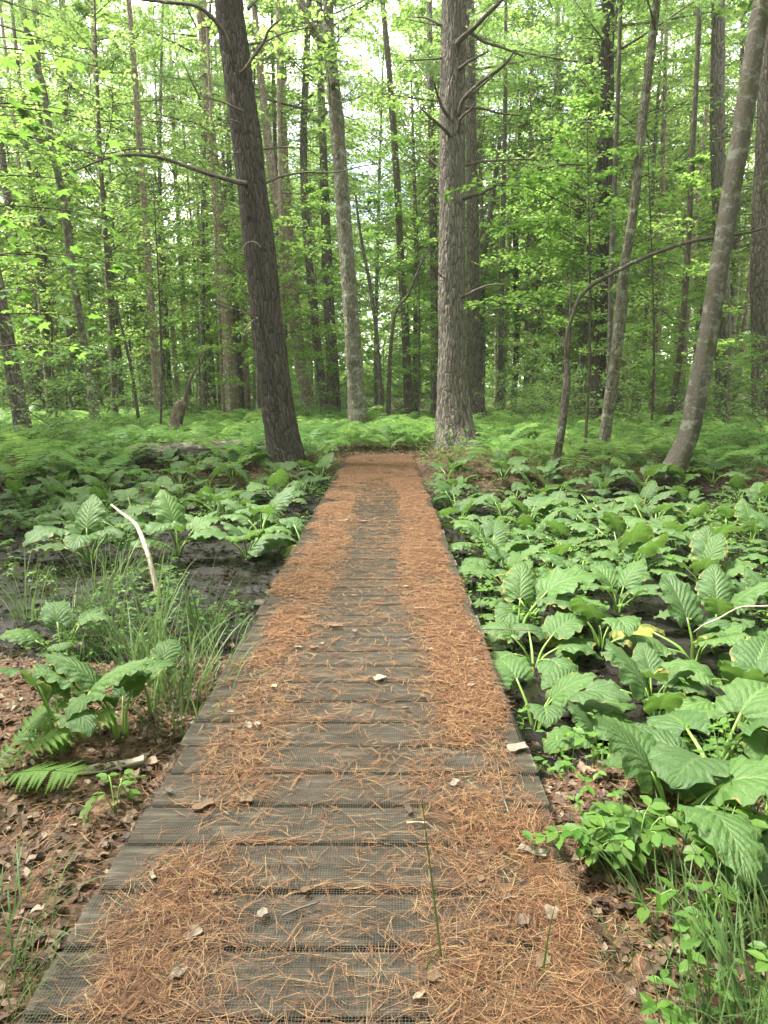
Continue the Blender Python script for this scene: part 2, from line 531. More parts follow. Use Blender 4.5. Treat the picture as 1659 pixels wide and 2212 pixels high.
def mat_mat():
    t = NT('needle_mat')
    oc = t.coord('Object')
    a = t.noise(t.mapping(oc, (30, 170, 30), (0, 0, 0), (0, 0, 0.5)), 1.0, 4.0, 0.7)
    b = t.noise(t.mapping(oc, (170, 30, 30), (3, 0, 0), (0, 0, 0.3)), 1.0, 4.0, 0.7)
    f = t.math('MAXIMUM', a, b)
    c = t.ramp(f, [(0.42, (0.03, 0.016, 0.010)), (0.55, (0.10, 0.048, 0.025)), (0.72, (0.19, 0.092, 0.047))])
    t.base(c); t.set(Roughness=0.75, Specular_IOR_Level=0.2)
    t.bump(f, 0.9, 0.01)
    return t.m
M['needlemat'] = mat_mat()

def plank_mat():
    t = NT('weathered_plank')
    oc = t.coord('Object')
    orv = t.orand()
    cb = t.new('CombineXYZ'); t.lk(t.math('MULTIPLY', orv, 31.0), cb.inputs[0]); t.lk(t.math('MULTIPLY', orv, 57.0), cb.inputs[1])
    ad = t.new('VectorMath', operation='ADD'); t.lk(oc, ad.inputs[0]); t.lk(cb.outputs[0], ad.inputs[1])
    g = t.noise(t.mapping(ad.outputs[0], (2.2, 70, 70)), 1.0, 5.0, 0.6)
    st = t.noise(ad.outputs[0], 3.0, 4.0, 0.6)
    c = t.ramp(g, [(0.3, (0.027, 0.0225, 0.018)), (0.5, (0.062, 0.052, 0.041)), (0.72, (0.125, 0.107, 0.083))])
    c = t.mix(t.math('MULTIPLY', st, 0.55), c, (0.046, 0.042, 0.031))
    c = t.mix(t.math('MULTIPLY', t.math('FRACT', t.math('MULTIPLY', orv, 5.3)), 0.45), c, (0.088, 0.077, 0.060))
    # dark damp blotches, pale worn patches and knots
    bl = t.ramp(t.noise(t.mapping(ad.outputs[0], (5, 14, 9)), 1.0, 4.0, 0.65), [(0.46, (0, 0, 0)), (0.66, (1, 1, 1))])
    c = t.mix(t.math('MULTIPLY', bl, 0.75), c, (0.024, 0.021, 0.017))
    pl = t.ramp(t.noise(t.mapping(ad.outputs[0], (4, 20, 9), (5, 2, 0)), 1.0, 4.0, 0.65), [(0.52, (0, 0, 0)), (0.70, (1, 1, 1))])
    c = t.mix(t.math('MULTIPLY', pl, 0.75), c, (0.20, 0.175, 0.135))
    kn = t.ramp(t.voro(t.mapping(ad.outputs[0], (2.4, 6, 3)), 1.0), [(0.06, (1, 1, 1)), (0.11, (0, 0, 0))])
    c = t.mix(t.math('MULTIPLY', kn, 0.8), c, (0.025, 0.02, 0.015))
    t.base(c); t.set(Roughness=0.8, Specular_IOR_Level=0.25)
    t.bump(g, 0.6, 0.004)
    return t.m
M['plank'] = plank_mat()
def wire_mat():
    t = NT('weathered_wire')
    n = t.noise(t.coord('Object'), 2.0, 3.0)
    t.base(t.mix(n, (0.052, 0.046, 0.036), (0.12, 0.104, 0.077)))
    t.set(Roughness=0.55, Metallic=0.35)
    return t.m
M['wire'] = wire_mat()

def ground_mat():
    t = NT('forest_floor')
    oc = t.coord('Object')
    at_ = t.new('Attribute'); at_.attribute_name = 'mud'
    mud = at_.outputs['Fac']
    n1 = t.noise(oc, 2.2, 5.0, 0.6)
    flake = t.voro(oc, 34.0, 'F1', 'Color')
    sp = t.new('SeparateColor'); t.lk(flake, sp.inputs[0])
    ndl = t.noise(t.mapping(oc, (25, 110, 40), (0, 0, 0), (0, 0, 0.7)), 1.0, 4.0, 0.7)
    lit = t.ramp(sp.outputs[0], [(0.0, (0.022, 0.015, 0.010)), (0.45, (0.05, 0.032, 0.02)), (0.8, (0.085, 0.055, 0.034)), (1.0, (0.14, 0.10, 0.065))])
    lit = t.mix(t.ramp(ndl, [(0.45, (0, 0, 0)), (0.6, (1, 1, 1))]), lit, (0.13, 0.066, 0.034))
    # farther floor: moss and low green growth among the litter
    sy = t.new('SeparateXYZ'); t.lk(oc, sy.inputs[0])
    far = t.math('MULTIPLY', t.ramp(t.noise(oc, 0.9, 4.0), [(0.38, (0, 0, 0)), (0.6, (1, 1, 1))]), t.math('MINIMUM', t.math('MAXIMUM', t.math('MULTIPLY_ADD', sy.outputs[1], 0.1, -1.5), 0.0), 0.8))
    lit = t.mix(far, lit, (0.06, 0.10, 0.025))
    mn = t.noise(oc, 9.0, 6.0, 0.65)
    mc = t.ramp(mn, [(0.35, (0.003, 0.0027, 0.0023)), (0.55, (0.008, 0.0065, 0.005)), (0.75, (0.026, 0.019, 0.013))])
    t.base(t.mix(mud, lit, mc))
    wet = t.ramp(t.noise(oc, 4.0, 5.0, 0.6), [(0.40, (0.12, 0.12, 0.12)), (0.56, (0.75, 0.75, 0.75))])
    t.set(Roughness=t.mix(mud, (0.85, 0.85, 0.85), wet), Specular_IOR_Level=0.3)
    h = t.math('ADD', t.math('MULTIPLY', sp.outputs[1], 0.5), t.math('MULTIPLY', mn, 1.2))
    t.bump(h, 0.9, 0.035)
    return t.m
M['ground'] = ground_mat()
def water_mat():
    t = NT('peaty_water')
    t.base((0.012, 0.010, 0.007)); t.set(Roughness=0.06, Specular_IOR_Level=0.5)
    t.bump(t.noise(t.coord('Object'), 9.0, 3.0), 0.12, 0.01)
    return t.m
M['water'] = water_mat()
# ------------------------------------------------------------------ ground, water, deck
def axis(lo, hi, a, b, step, grow=1.16):
    """dense between a and b, growing steps outside"""
    mid = list(np.arange(a, b + 1e-6, step))
    s, x, up = step, mid[-1], []
    while x < hi:
        s *= grow; x = min(hi, x + s); up.append(x)
    s, x, dn = step, mid[0], []
    while x > lo:
        s *= grow; x = max(lo, x - s); dn.append(x)
    return np.array(dn[::-1] + mid + up)
gx = axis(-128, 128, -7.5, 7.5, 0.085)
gy = axis(-44, 133, 0.8, 22, 0.085)
GX, GY = np.meshgrid(gx, gy)
GZ = ground_h(GX, GY)
mb = MB()
nx = len(gx)
ii, jj = np.meshgrid(np.arange(len(gy) - 1), np.arange(nx - 1), indexing='ij')
b0 = (ii * nx + jj).ravel()
mb.add(np.stack([GX.ravel(), GY.ravel(), GZ.ravel()], 1), np.stack([b0, b0 + 1, b0 + 1 + nx, b0 + nx], 1))
gme = mb.mesh('ground', M['ground'])
atr = gme.attributes.new('mud', 'FLOAT', 'POINT')
atr.data.foreach_set('value', mud_mask(GX, GY).ravel().astype(np.float32))
tag(link('ground', gme), kind='structure')

mb = MB()
wz = -0.403
mb.add([(-12, 4.2, wz), (-0.7, 4.2, wz), (-0.7, 13.6, wz), (-12, 13.6, wz)], [(0, 1, 2, 3)])
mb.add([(0.45, 3.2, wz - 0.006), (12, 3.2, wz - 0.006), (12, 12.6, wz - 0.006), (0.45, 12.6, wz - 0.006)], [(0, 1, 2, 3)])
tag(link('water', mb.mesh('water', M['water'])), kind='structure')

deck = thing('boardwalk', 'low plank boardwalk covered in wire mesh and rust brown pine needles', 'boardwalk', (0, 0, 0))
PITCH_P, PW = 0.2272, 0.201
LEN = DX1 - DX0
pm = []
for k in range(8):
    mb = MB()
    prof = np.array([(0, -.038), (PW, -.038), (PW, -.007), (PW - .007, 0), (.007, 0), (0, -.007)])
    ns = 9
    V = []
    for i in range(ns):
        x = -LEN / 2 + LEN * i / (ns - 1)
        cup = 0.0025 * math.sin(x * 2.1 + k)
        for y, z in prof:
            V.append((x, y - PW / 2 + 0.002 * math.sin(x * 3 + k * 2 + y * 9), z + cup + (0.0015 * math.sin(k * 5 + x * 4) if z > -.01 else 0)))
    F = []
    for i in range(ns - 1):
        for j in range(6):
            a, b = i * 6 + j, i * 6 + (j + 1) % 6
            F.append((a, a + 6, b + 6, b))
    F.append(tuple(range(6)))
    F.append(tuple(range((ns - 1) * 6 + 5, (ns - 1) * 6 - 1, -1)))
    mb.add(V, F)
    pm.append(mb.mesh('plank', M['plank'], smooth=False))
plank_y = []
y = DY0 + PW / 2
while y < DY1 - 0.05:
    link('plank', pm[random.randrange(8)], deck, (DCX + random.uniform(-.02, .02), y, random.uniform(-.004, .002)),
         (random.gauss(0, .008), random.gauss(0, .001), random.gauss(0, .004)))
    plank_y.append(y)
    y += PITCH_P
def box(mb, x0, x1, y0, y1, z0, z1, mat=0):
    V = [(x, y, z) for x in (x0, x1) for y in (y0, y1) for z in (z0, z1)]
    mb.add(V, [(0, 1, 3, 2), (4, 6, 7, 5), (0, 4, 5, 1), (2, 3, 7, 6), (0, 2, 6, 4), (1, 5, 7, 3)], mat)
for sx in (-0.74, -0.15, 0.45):
    mb = MB(); box(mb, sx - .022, sx + .022, DY0 + .03, DY1 - .04, -.18, -.043)
    link('stringer', mb.mesh('stringer', M['plank'], False), deck)
for sy in (2.8, 5.24, 7.7, 10.1, 12.5, 15.0):
    mb = MB(); box(mb, DX0 - .085, DX1 + .03, sy - .07, sy + .07, -.33, -.183)
    link('sleeper', mb.mesh('sleeper', M['plank'], False), deck)
mb = MB(); box(mb, -1.0, -.925, 5.12, 5.26, -.18, -.06)
link('post', mb.mesh('post', M['plank'], False), deck)

# wire mesh laid over the boards: square wires in both directions
mb = MB()
WP, WT = 0.0088, 0.00048
def bars(p0, p1, th):
    """square bars between matching end points (n,3)"""
    n = len(p0)
    d = p1 - p0; d /= np.linalg.norm(d, axis=1)[:, None]
    s = np.cross(d, [0, 0, 1.0]); s /= np.linalg.norm(s, axis=1)[:, None]
    u = np.array([0, 0, 1.0])
    c = [(-1, -1), (1, -1), (1, 1), (-1, 1)]
    V = np.stack([p + th * (a * s + b * u) for p in (p0, p1) for a, b in c], 1).reshape(-1, 3)
    o = np.arange(n)[:, None] * 8
    F = np.concatenate([o + np.array([[j, (j + 1) % 4, 4 + (j + 1) % 4, 4 + j]]) for j in range(4)], 0)
    return V, F
yy = np.arange(DY0 + .01, DY1 + .01, WP)
n = len(yy)
xs = np.linspace(DX0 - .004, DX1 + .004, 7)
wz_ = lambda x, y: 0.0075 + 0.003 * vnoise(x * 6, y * 6, seed=77)
wy_ = lambda x, y: y + 0.004 * vnoise(x * 3, y * 1.3, seed=78)
for k in range(6):
    a, b = np.full(n, xs[k]), np.full(n, xs[k + 1])
    V, F = bars(np.stack([a, wy_(a, yy), wz_(a, yy)], 1), np.stack([b, wy_(b, yy), wz_(b, yy)], 1), WT)
    mb.add(V, F)
xx = np.arange(DX0, DX1 + .001, WP)
n = len(xx)
ys = np.linspace(DY0, DY1, 70)
wx_ = lambda x, y: x + 0.006 * vnoise(y * 1.1, x * 0.5, seed=79)
for k in range(69):
    a, b = np.full(n, ys[k]), np.full(n, ys[k + 1])
    V, F = bars(np.stack([wx_(xx, a), a, wz_(xx, a) + .001], 1), np.stack([wx_(xx, b), b, wz_(xx, b) + .001], 1), WT)
    mb.add(V, F)
tag(link('wire_mesh', mb.mesh('wire_mesh', M['wire'], False), deck), kind='stuff')

# ------------------------------------------------------------------ pine needles and leaf litter
def needle_density(x, y):
    u = (x - DX0) / LEN
    n1 = fbm(y * 0.5, y * 0 + 3.3, seed=40, octv=2)
    n2 = fbm(y * 0.5, y * 0 + 9.3, seed=41, octv=2)
    near = 1 - sstep(2.2, 4.5, y)
    c0 = 0.30 + 0.05 * n1 - 0.01 * near
    c1 = 0.71 + 0.05 * n2 - 0.02 * near
    lane = sstep(c0 - .10, c0 + .08, u) * (1 - sstep(c1 - .08, c1 + .10, u))
    lane = lane * (1 - 0.8 * sstep(9.0, 14.0, y))
    n3 = fbm(x * 3.0, y * 2.2, seed=42, octv=3) + .30 * vnoise(x * 9, y * 9, seed=47)
    edge = sstep(0.0 + .02 * near, .10 + .10 * near, u + .05 * n3) * sstep(0, .05, 1 - u + .03 * n3)
    d = (1 - lane) * edge * np.clip(1.08 + 0.75 * n3 - 0.16 * near * (u < .5) - .34 * near, 0.05, 1.3) + lane * (0.10 + 0.16 * np.maximum(n3, 0))
    return np.clip(d, 0, 1.2)

def ribbons(mb, p, yaw, ln, wd, bend, tilt, mat=0):
    """curved thin needles: three cross-sections with a ridge"""
    n = len(p)
    c, s = np.cos(yaw), np.sin(yaw)
    t = np.stack([c, s, np.zeros(n)], 1); q = np.stack([-s, c, np.zeros(n)], 1)
    V = []
    for k, a in enumerate((-.5, 0.0, .5)):
        ctr = p + t * (a * ln)[:, None] + q * (bend * ln * (0.25 - a * a))[:, None]
        ctr = ctr + np.array([0, 0, 1.0]) * (a * ln * tilt + (0.012 * ln / .08 if k == 1 else 0) * np.abs(bend) * .5)[:, None]
        w = wd * (1.0 if k == 1 else .6)
        V += [ctr - q * (w / 2)[:, None], ctr + q * (w / 2)[:, None]]
    V = np.stack(V, 1).reshape(-1, 3)
    o = np.arange(n)[:, None] * 6
    F = np.concatenate([o + np.array([[0, 2, 3, 1]]), o + np.array([[2, 4, 5, 3]])], 0)
    mb.add(V, F, mat)

# matted bed where needles lie thick
mxs = np.arange(DX0 + .01, DX1 - .01, .022); mys = np.arange(DY0, DY1, .022)
X, Y = np.meshgrid(mxs, mys)
dn = needle_density(X, Y) + 0.25 * vnoise(X * 22, Y * 22, seed=50)
Z = 0.009 + 0.012 * np.clip(dn - .5, 0, .8) + 0.004 * vnoise(X * 30, Y * 30, seed=51)
X = X + .006 * vnoise(X * 40, Y * 40, seed=52); Y = Y + .006 * vnoise(X * 40, Y * 40, seed=53)
m_ = X.shape[1]
i, j = np.meshgrid(np.arange(X.shape[0] - 1), np.arange(m_ - 1), indexing='ij')
b0 = (i * m_ + j).ravel()
thick = (dn[:-1, :-1] + dn[1:, 1:] + dn[1:, :-1] + dn[:-1, 1:]).ravel() / 4 > 0.62 + .22 * (1 - sstep(2.5, 6.5, Y[:-1, :-1].ravel()))
F = np.stack([b0, b0 + 1, b0 + 1 + m_, b0 + m_], 1)[thick]
mb = MB(); mb.add(np.stack([X.ravel(), Y.ravel(), Z.ravel()], 1), F)
# loose needles over it
def sample_needles(n):
    y = DY0 + np.exp(rng.uniform(0, math.log((DY1 - DY0 + .8) / .8), n)) * .8 - .8
    x = rng.uniform(DX0, DX1, n)
    return x, y
x, y = sample_needles(160000)
keep = rng.random(len(x)) < np.clip(needle_density(x, y), .03, 1) * (.62 + .38 * sstep(2.5, 7, y))
x, y = x[keep], y[keep]
n = len(x)
d = needle_density(x, y)
z = 0.010 + rng.random(n) ** 2 * (0.006 + 0.02 * d)
ln = np.where(rng.random(n) < .3, rng.uniform(.015, .05, n), rng.uniform(.05, .12, n))
yaw = rng.uniform(0, math.pi, n)
# needles fall in bundles: most have a partner lying almost on them
x2, y2 = x + rng.normal(0, .0035, n), y + rng.normal(0, .0035, n)
x, y, z, ln, yaw = np.concatenate([x, x2]), np.concatenate([y, y2]), np.concatenate([z, z + .001]), np.concatenate([ln, ln * rng.uniform(.85, 1.0, n)]), np.concatenate([yaw, yaw + rng.normal(0, .10, n)])
n *= 2
ribbons(mb, np.stack([x, y, z], 1), yaw, ln, (0.0007 + 0.00030 * y) * rng.uniform(.7, 1.3, n), rng.normal(0, .16, n) + (rng.random(n) < .12) * rng.normal(0, .6, n), rng.normal(0, .05, n), 1)
# needles raked into the seams between boards
gaps = np.array(plank_y[:-1]) + PITCH_P / 2
gy_ = np.repeat(gaps, 150)[:8000]
gy_ = gy_ + rng.normal(0, .010, len(gy_)); gx_ = rng.uniform(DX0 + .1, DX1 - .03, len(gy_))
kp = fbm(gx_ * 2.5, gy_ * 7, seed=60) > .15
gx_, gy_ = gx_[kp], gy_[kp]
n = len(gx_)
ribbons(mb, np.stack([gx_, gy_, np.full(n, .008) + rng.random(n) * .008], 1), rng.normal(0, .22, n), rng.uniform(.05, .12, n), (0.0012 + 0.0003 * gy_), rng.normal(0, .3, n), rng.normal(0, .03, n), 1)
pn = link('pine_needles', mb.mesh('pine_needles', [M['needlemat'], M['needle']], False))
tag(pn, 'rust brown fallen pine needles in drifts along the boardwalk', 'pine needles', kind='stuff')

def ground_pts(x, y, lift=0.0):
    return np.stack([x, y, ground_h(x, y) + lift], 1)
def litter_zone(n):
    """points on dry litter: near both sides of the deck and on the far bank"""
    xs_, ys_ = [], []
    for x0, x1, y0, y1, k in ((-4.2, -.9, .9, 5.3, .38), (.6, 3.0, .9, 3.6, .30), (.7, 7.5, 12.0, 20, .22), (-4.0, -.9, 13.5, 18, .13), (-1.2, 1.0, 16, 19, .10)):
        m = int(n * k)
        xs_.append(rng.uniform(x0, x1, m)); ys_.append(rng.uniform(y0, y1, m))
    x, y = np.concatenate(xs_), np.concatenate(ys_)
    k = rng.random(len(x)) > mud_mask(x, y) * 0.9
    return x[k], y[k]
x, y = litter_zone(42000)
n = len(x)
mb = MB()
ribbons(mb, ground_pts(x, y, .012) + np.stack([np.zeros(n), np.zeros(n), rng.random(n) * .015], 1), rng.uniform(0, math.pi, n), rng.uniform(.05, .11, n), (0.0012 + .00035 * y) * rng.uniform(.8, 1.3, n), rng.normal(0, .5, n), rng.normal(0, .12, n))
tag(link('fallen_needles', mb.mesh('fallen_needles', M['needle'], False)), 'rust brown pine needles scattered over the soil beside the boardwalk', 'pine needles', kind='stuff')

def basis(n, up_sigma, up=(0, 0, 1.0), yaw=None):
    """random leaf frames: columns tangent, side, normal"""
    nz = np.array(up) + rng.normal(0, 1, (n, 3)) * up_sigma
    nz /= np.linalg.norm(nz, axis=1)[:, None]
    yaw = rng.uniform(0, 2 * math.pi, n) if yaw is None else yaw
    t = np.stack([np.cos(yaw), np.sin(yaw), np.zeros(n)], 1)
    t = t - (t * nz).sum(1)[:, None] * nz
    t /= np.linalg.norm(t, axis=1)[:, None]
    return t, np.cross(nz, t), nz
def scatter(mb, tv, tf, pos, fr, scale, mat=0):
    """copies of a template (verts tv, faces tf) at pos with frames fr"""
    tv = np.asarray(tv, float); t, s, nz = fr
    n, k = len(pos), len(tv)
    sc = np.broadcast_to(np.asarray(scale, float), (n,))[:, None, None]
    V = pos[:, None, :] + sc * (tv[None, :, 0:1] * t[:, None, :] + tv[None, :, 1:2] * s[:, None, :] + tv[None, :, 2:3] * nz[:, None, :])
    by = {}
    for f in tf: by.setdefault(len(f), []).append(f)
    base = mb.n
    mb.v.append(V.reshape(-1, 3)); mb.uv.append(np.zeros((n * k, 2))); mb.n += n * k
    for q, fl in by.items():
        F = (np.arange(n)[:, None, None] * k + np.array(fl)[None]).reshape(-1, q) + base
        mb.f.append(F); mb.m.append(np.full(len(F), mat, np.int32))

LEAF_LOW = ([(0, 0, 0), (.45, .34, .06), (1, 0, -.08), (.45, -.34, .06)], [(0, 2, 1), (0, 3, 2)])
LEAF_OVAL = ([(0, 0, 0), (.3, .24, .04), (.68, .22, .03), (1, 0, -.10), (.68, -.22, .03), (.3, -.24, .04), (.5, 0, -.01)],
             [(0, 6, 1), (6, 2, 1), (6, 3, 2), (0, 5, 6), (6, 5, 4), (6, 4, 3)])
def maple_template(seed):
    r_ = random.Random(seed)
    spec = [(-150, .30), (-112, .52), (-85, .36), (-52, .80), (-26, .46), (0, 1.0), (26, .46), (52, .80), (85, .36), (112, .52), (150, .30)]
    V = [(0.28, 0, 0)]
    for a, r in spec:
        a = R(a + r_.uniform(-4, 4)); r *= r_.uniform(.9, 1.1)
        V.append((0.28 + .72 * r * math.cos(a), .72 * r * math.sin(a), -.14 * r * r + .05 * r_.uniform(-1, 1)))
    V.append((0, 0, 0))
    n = len(spec)
    F = [(0, i, i + 1) for i in range(1, n)] + [(0, n, n + 1), (0, n + 1, 1)]
    return V, F
LEAF_MAPLE = maple_template(3)
LEAF_DRY = ([(0, 0, 0), (.25, .2, .10), (.55, .33, .16), (.8, .12, .03), (1, 0, .12), (.75, -.18, .14), (.5, -.3, .05), (.22, -.22, .13), (.5, 0, -.02)],
            [(8, i, i + 1) for i in range(7)] + [(8, 7, 0)])
x, y = litter_zone(30000)
n = len(x)
mb = MB()
scatter(mb, *LEAF_DRY, ground_pts(x, y, .006) + np.stack([np.zeros(n), np.zeros(n), rng.random(n) * .02], 1), basis(n, .28), rng.uniform(.02, .065, n))
tag(link('leaf_litter', mb.mesh('leaf_litter', M['litterleaf'], False)), 'curled brown dead leaves littering the soil beside the boardwalk', 'leaf litter', kind='stuff')
# dark sodden debris on the mud
n = 9000
x = np.concatenate([rng.uniform(-8, -.9, n), rng.uniform(.6, 8, n)]); y = rng.uniform(3.0, 14, 2 * n)
k = mud_mask(x, y) > .5
x, y = x[k], y[k]; n = len(x)
mb = MB()
scatter(mb, *LEAF_DRY, ground_pts(x, y, .004), basis(n, .22), rng.uniform(.03, .09, n))
ribbons(mb, ground_pts(x, y, .012), rng.uniform(0, 3.1, n), rng.uniform(.05, .2, n), .002 + .0005 * y * rng.random(n), rng.normal(0, .4, n), rng.normal(0, .1, n), 0)
tag(link('mud_debris', mb.mesh('mud_debris', plain('sodden_debris', (0.018, 0.013, 0.009), .85, .08, .6, 25), False)), 'dark sodden leaves and sticks sunk in the black mud', 'debris', kind='stuff')

# ------------------------------------------------------------------ trees
def trunk_mesh(name, pts, radii, bark, nseg=14, step=.25, **kw):
    P = np.array([tuple(p) for p in pts])
    L = np.linalg.norm(np.diff(P, axis=0), axis=1).sum()
    mb = MB()
    V, F, uv = tube(P, radii, nseg, max(8, int(L / step)), **kw)
    mb.add(V, F, 0, uv)
    return mb, mb.mesh

def px_path(pp, D, drift=0.0):
    """frame polyline [(px,py,wpx)] at depth D -> points, radii"""
    pts, rad = [], []
    n = len(pp)
    for i, (a, b, w) in enumerate(pp):
        d = D + drift * i / max(1, n - 1)
        pts.append(at(a, b, d))
        zc = d * math.cos(PITCH) - (pts[-1].z - CAM_H) * math.sin(PITCH)     # depth along the lens axis
        rad.append(0.46 * w / FPX * zc)
    return pts, rad

def extend(pts, rad, top):
    """root the first point in the ground, carry the last one up to height top"""
    p0 = pts[0]
    g = gh(p0.x, p0.y)
    d = pts[1] - pts[0]
    k = (g - .18 - p0.z) / d.z
    base = p0 + d * k
    r0 = rad[0] * 1.04
    pts = [base] + pts if p0.z > g + .05 else [base] + pts[1:]
    rad = [r0] + rad if p0.z > g + .05 else [r0] + rad[1:]
    l, m = pts[-1], pts[-2]
    if l.z < top:
        dr = (l - m).normalized()
        dr = (dr + Vector((0, 0, 1.2))).normalized()
        mid = l + dr * ((top - l.z) / dr.z * .5)
        end = mid + (dr + Vector((0, 0, .5))).normalized() * ((top - l.z) * .5)
        pts += [mid, end]; rad += [rad[-1] * .72, rad[-1] * .25]
    return pts, rad

def limb(parent, pts, r0, r1, mat, name='branch', seed=0, nseg=6):
    P = np.array([tuple(p) for p in pts])
    L = np.linalg.norm(np.diff(P, axis=0), axis=1).sum()
    n = max(6, int(L / .09))
    nz = np.array([(random.gauss(0, 1), random.gauss(0, 1), random.gauss(0, 1)) for _ in P]) * .012
    rad = np.linspace(r0, r1, len(P))
    mb = MB()
    V, F, uv = tube(P + nz, rad, nseg, n, rough=.12, lump=.15, seed=seed)
    mb.add(V, F, 0, uv)
    # snapped twig stubs along it
    q = spline(P, n)
    for k in range(max(1, int(L / .35))):
        i = random.randrange(n // 4, n)
        e = q[i] + np.array([random.uniform(-1, 1), random.uniform(-1, 1), random.uniform(-.4, 1)]) * random.uniform(.05, .18)
        V, F, uv = tube([q[i], (q[i] + e) / 2 + .01, e], [r1 * .9, r1 * .7, r1 * .4], 4, 4)
        mb.add(V, F, 0, uv)
    o = link(name, mb.mesh(name, M[mat]), parent)
    if parent is not None:
        o.matrix_parent_inverse = Matrix.Translation(parent.location).inverted()
    return o

def stubs(mb, path, rad, z0, z1, count, lmin, lmax, seed):
    """dead lateral branches on a pine stem, drooping or level"""
    r_ = random.Random(seed)
    q = spline(np.hstack([np.array([tuple(p) for p in path]), np.array(rad)[:, None]]), 80)
    for k in range(count):
        z = r_.uniform(z0, z1)
        i = int(np.argmin(abs(q[:, 2] - z)))
        p, r = q[i, :3], q[i, 3]
        a = r_.uniform(0, 2 * math.pi)
        l = r_.uniform(lmin, lmax)
        e = r_.uniform(-.25, .35)
        d = np.array([math.cos(a), math.sin(a), 0])
        c = np.array([math.cos(a + 1.57), math.sin(a + 1.57), 0]) * r_.uniform(-.2, .2)
        P = [p + d * r * .6, p + d * (r + l * .35) + np.array([0, 0, l * .35 * e]), p + d * (r + l * .7) + c * l + np.array([0, 0, l * .6 * e + .02]), p + d * (r + l) + 1.6 * c * l + np.array([0, 0, l * (e + r_.uniform(-.2, .3))])]
        rr = r_.uniform(.008, .018)
        V, F, uv = tube(P, [rr * 1.5, rr, rr * .7, rr * .3], 4, 8)
        mb.add(V, F, 0, uv)
        if l > .9:
            for s in range(r_.randint(1, 4)):
                t = r_.uniform(.4, .95); b = P[1] * (1 - t) + P[3] * t
                e2 = b + d * .2 * l + np.array([r_.gauss(0, .25), r_.gauss(0, .25), r_.gauss(0, .15)]) * l * .6
                V, F, uv = tube([b, (b + e2) / 2, e2], [rr * .6, rr * .45, rr * .2], 3, 4)
                mb.add(V, F, 0, uv)

# crown meshes, shared by many trees -------------------------------------------------
def leafy_crown(seed, z0, z1, rad, nb, nleaf, lsize, sig_v, mat, tmpl=LEAF_LOW, up_sigma=.45, shape=None, twig=True, droop=.0):
    """branches in tiers with flat sprays of leaves; origin on the stem at ground level"""
    r_ = random.Random(seed)
    mb = MB()
    pos, yaw = [], []
    per = max(4, nleaf // nb)
    for b in range(nb):
        h = z0 + (z1 - z0) * (b + r_.random()) / nb
        f = (h - z0) / (z1 - z0)
        k = shape(f) if shape else (math.sin(math.pi * min(1, .18 + .82 * f)) ** .6)
        l = rad * k * r_.uniform(.55, 1.1)
        a = b * 2.399 + r_.gauss(0, .4)
        d = np.array([math.cos(a), math.sin(a), 0]); c = np.array([-d[1], d[0], 0])
        up = r_.uniform(.10, .5) * l
        P = np.array([[0, 0, h - up * .5], d * l * .4 + [0, 0, h + up * .15], d * l * .75 + c * r_.gauss(0, .1) * l + [0, 0, h + up * .4], d * l + c * r_.gauss(0, .15) * l + [0, 0, h + up * .45 - droop * l]])
        if twig:
            rr = .006 + .009 * l / 2
            V, F, uv = tube(P, [rr, rr * .7, rr * .45, rr * .2], 4, 7)
            mb.add(V, F, 1, uv)
        q = spline(P, 24)
        tw = max(3, int(per / 9))
        for s in range(tw):
            t = .22 + .78 * (s + r_.random()) / tw
            i = min(23, int(t * 23))
            side = 1 if s % 2 else -1
            tl = l * r_.uniform(.18, .42) * (1.15 - .6 * t)
            td = d * .55 + c * side * r_.uniform(.5, 1.0)
            td = td / np.linalg.norm(td)
            e = q[i] + td * tl + [0, 0, r_.gauss(.02, .06) * l - droop * tl]
            if twig and s % 2 == 0:
                V, F, uv = tube([q[i], (q[i] + e) / 2 + [0, 0, .02], e], [rr * .5, rr * .35, rr * .2], 3, 3)
                mb.add(V, F, 1, uv)
            m = max(3, per // tw)
            for _ in range(m):
                w = r_.random() ** .7
                pos.append(q[i] * (1 - w) + e * w + np.array([r_.gauss(0, .055 * l ** .5), r_.gauss(0, .055 * l ** .5), r_.gauss(0, sig_v * .8)]))
                yaw.append(math.atan2(td[1], td[0]) + r_.gauss(0, .9))
    pos = np.array(pos); n = len(pos)
    scatter(mb, *tmpl, pos, basis(n, up_sigma, yaw=np.array(yaw)), rng.uniform(.5, 1.4, n) * lsize)
    return mb.mesh('crown', [M[mat], M['bark_thin']], False)

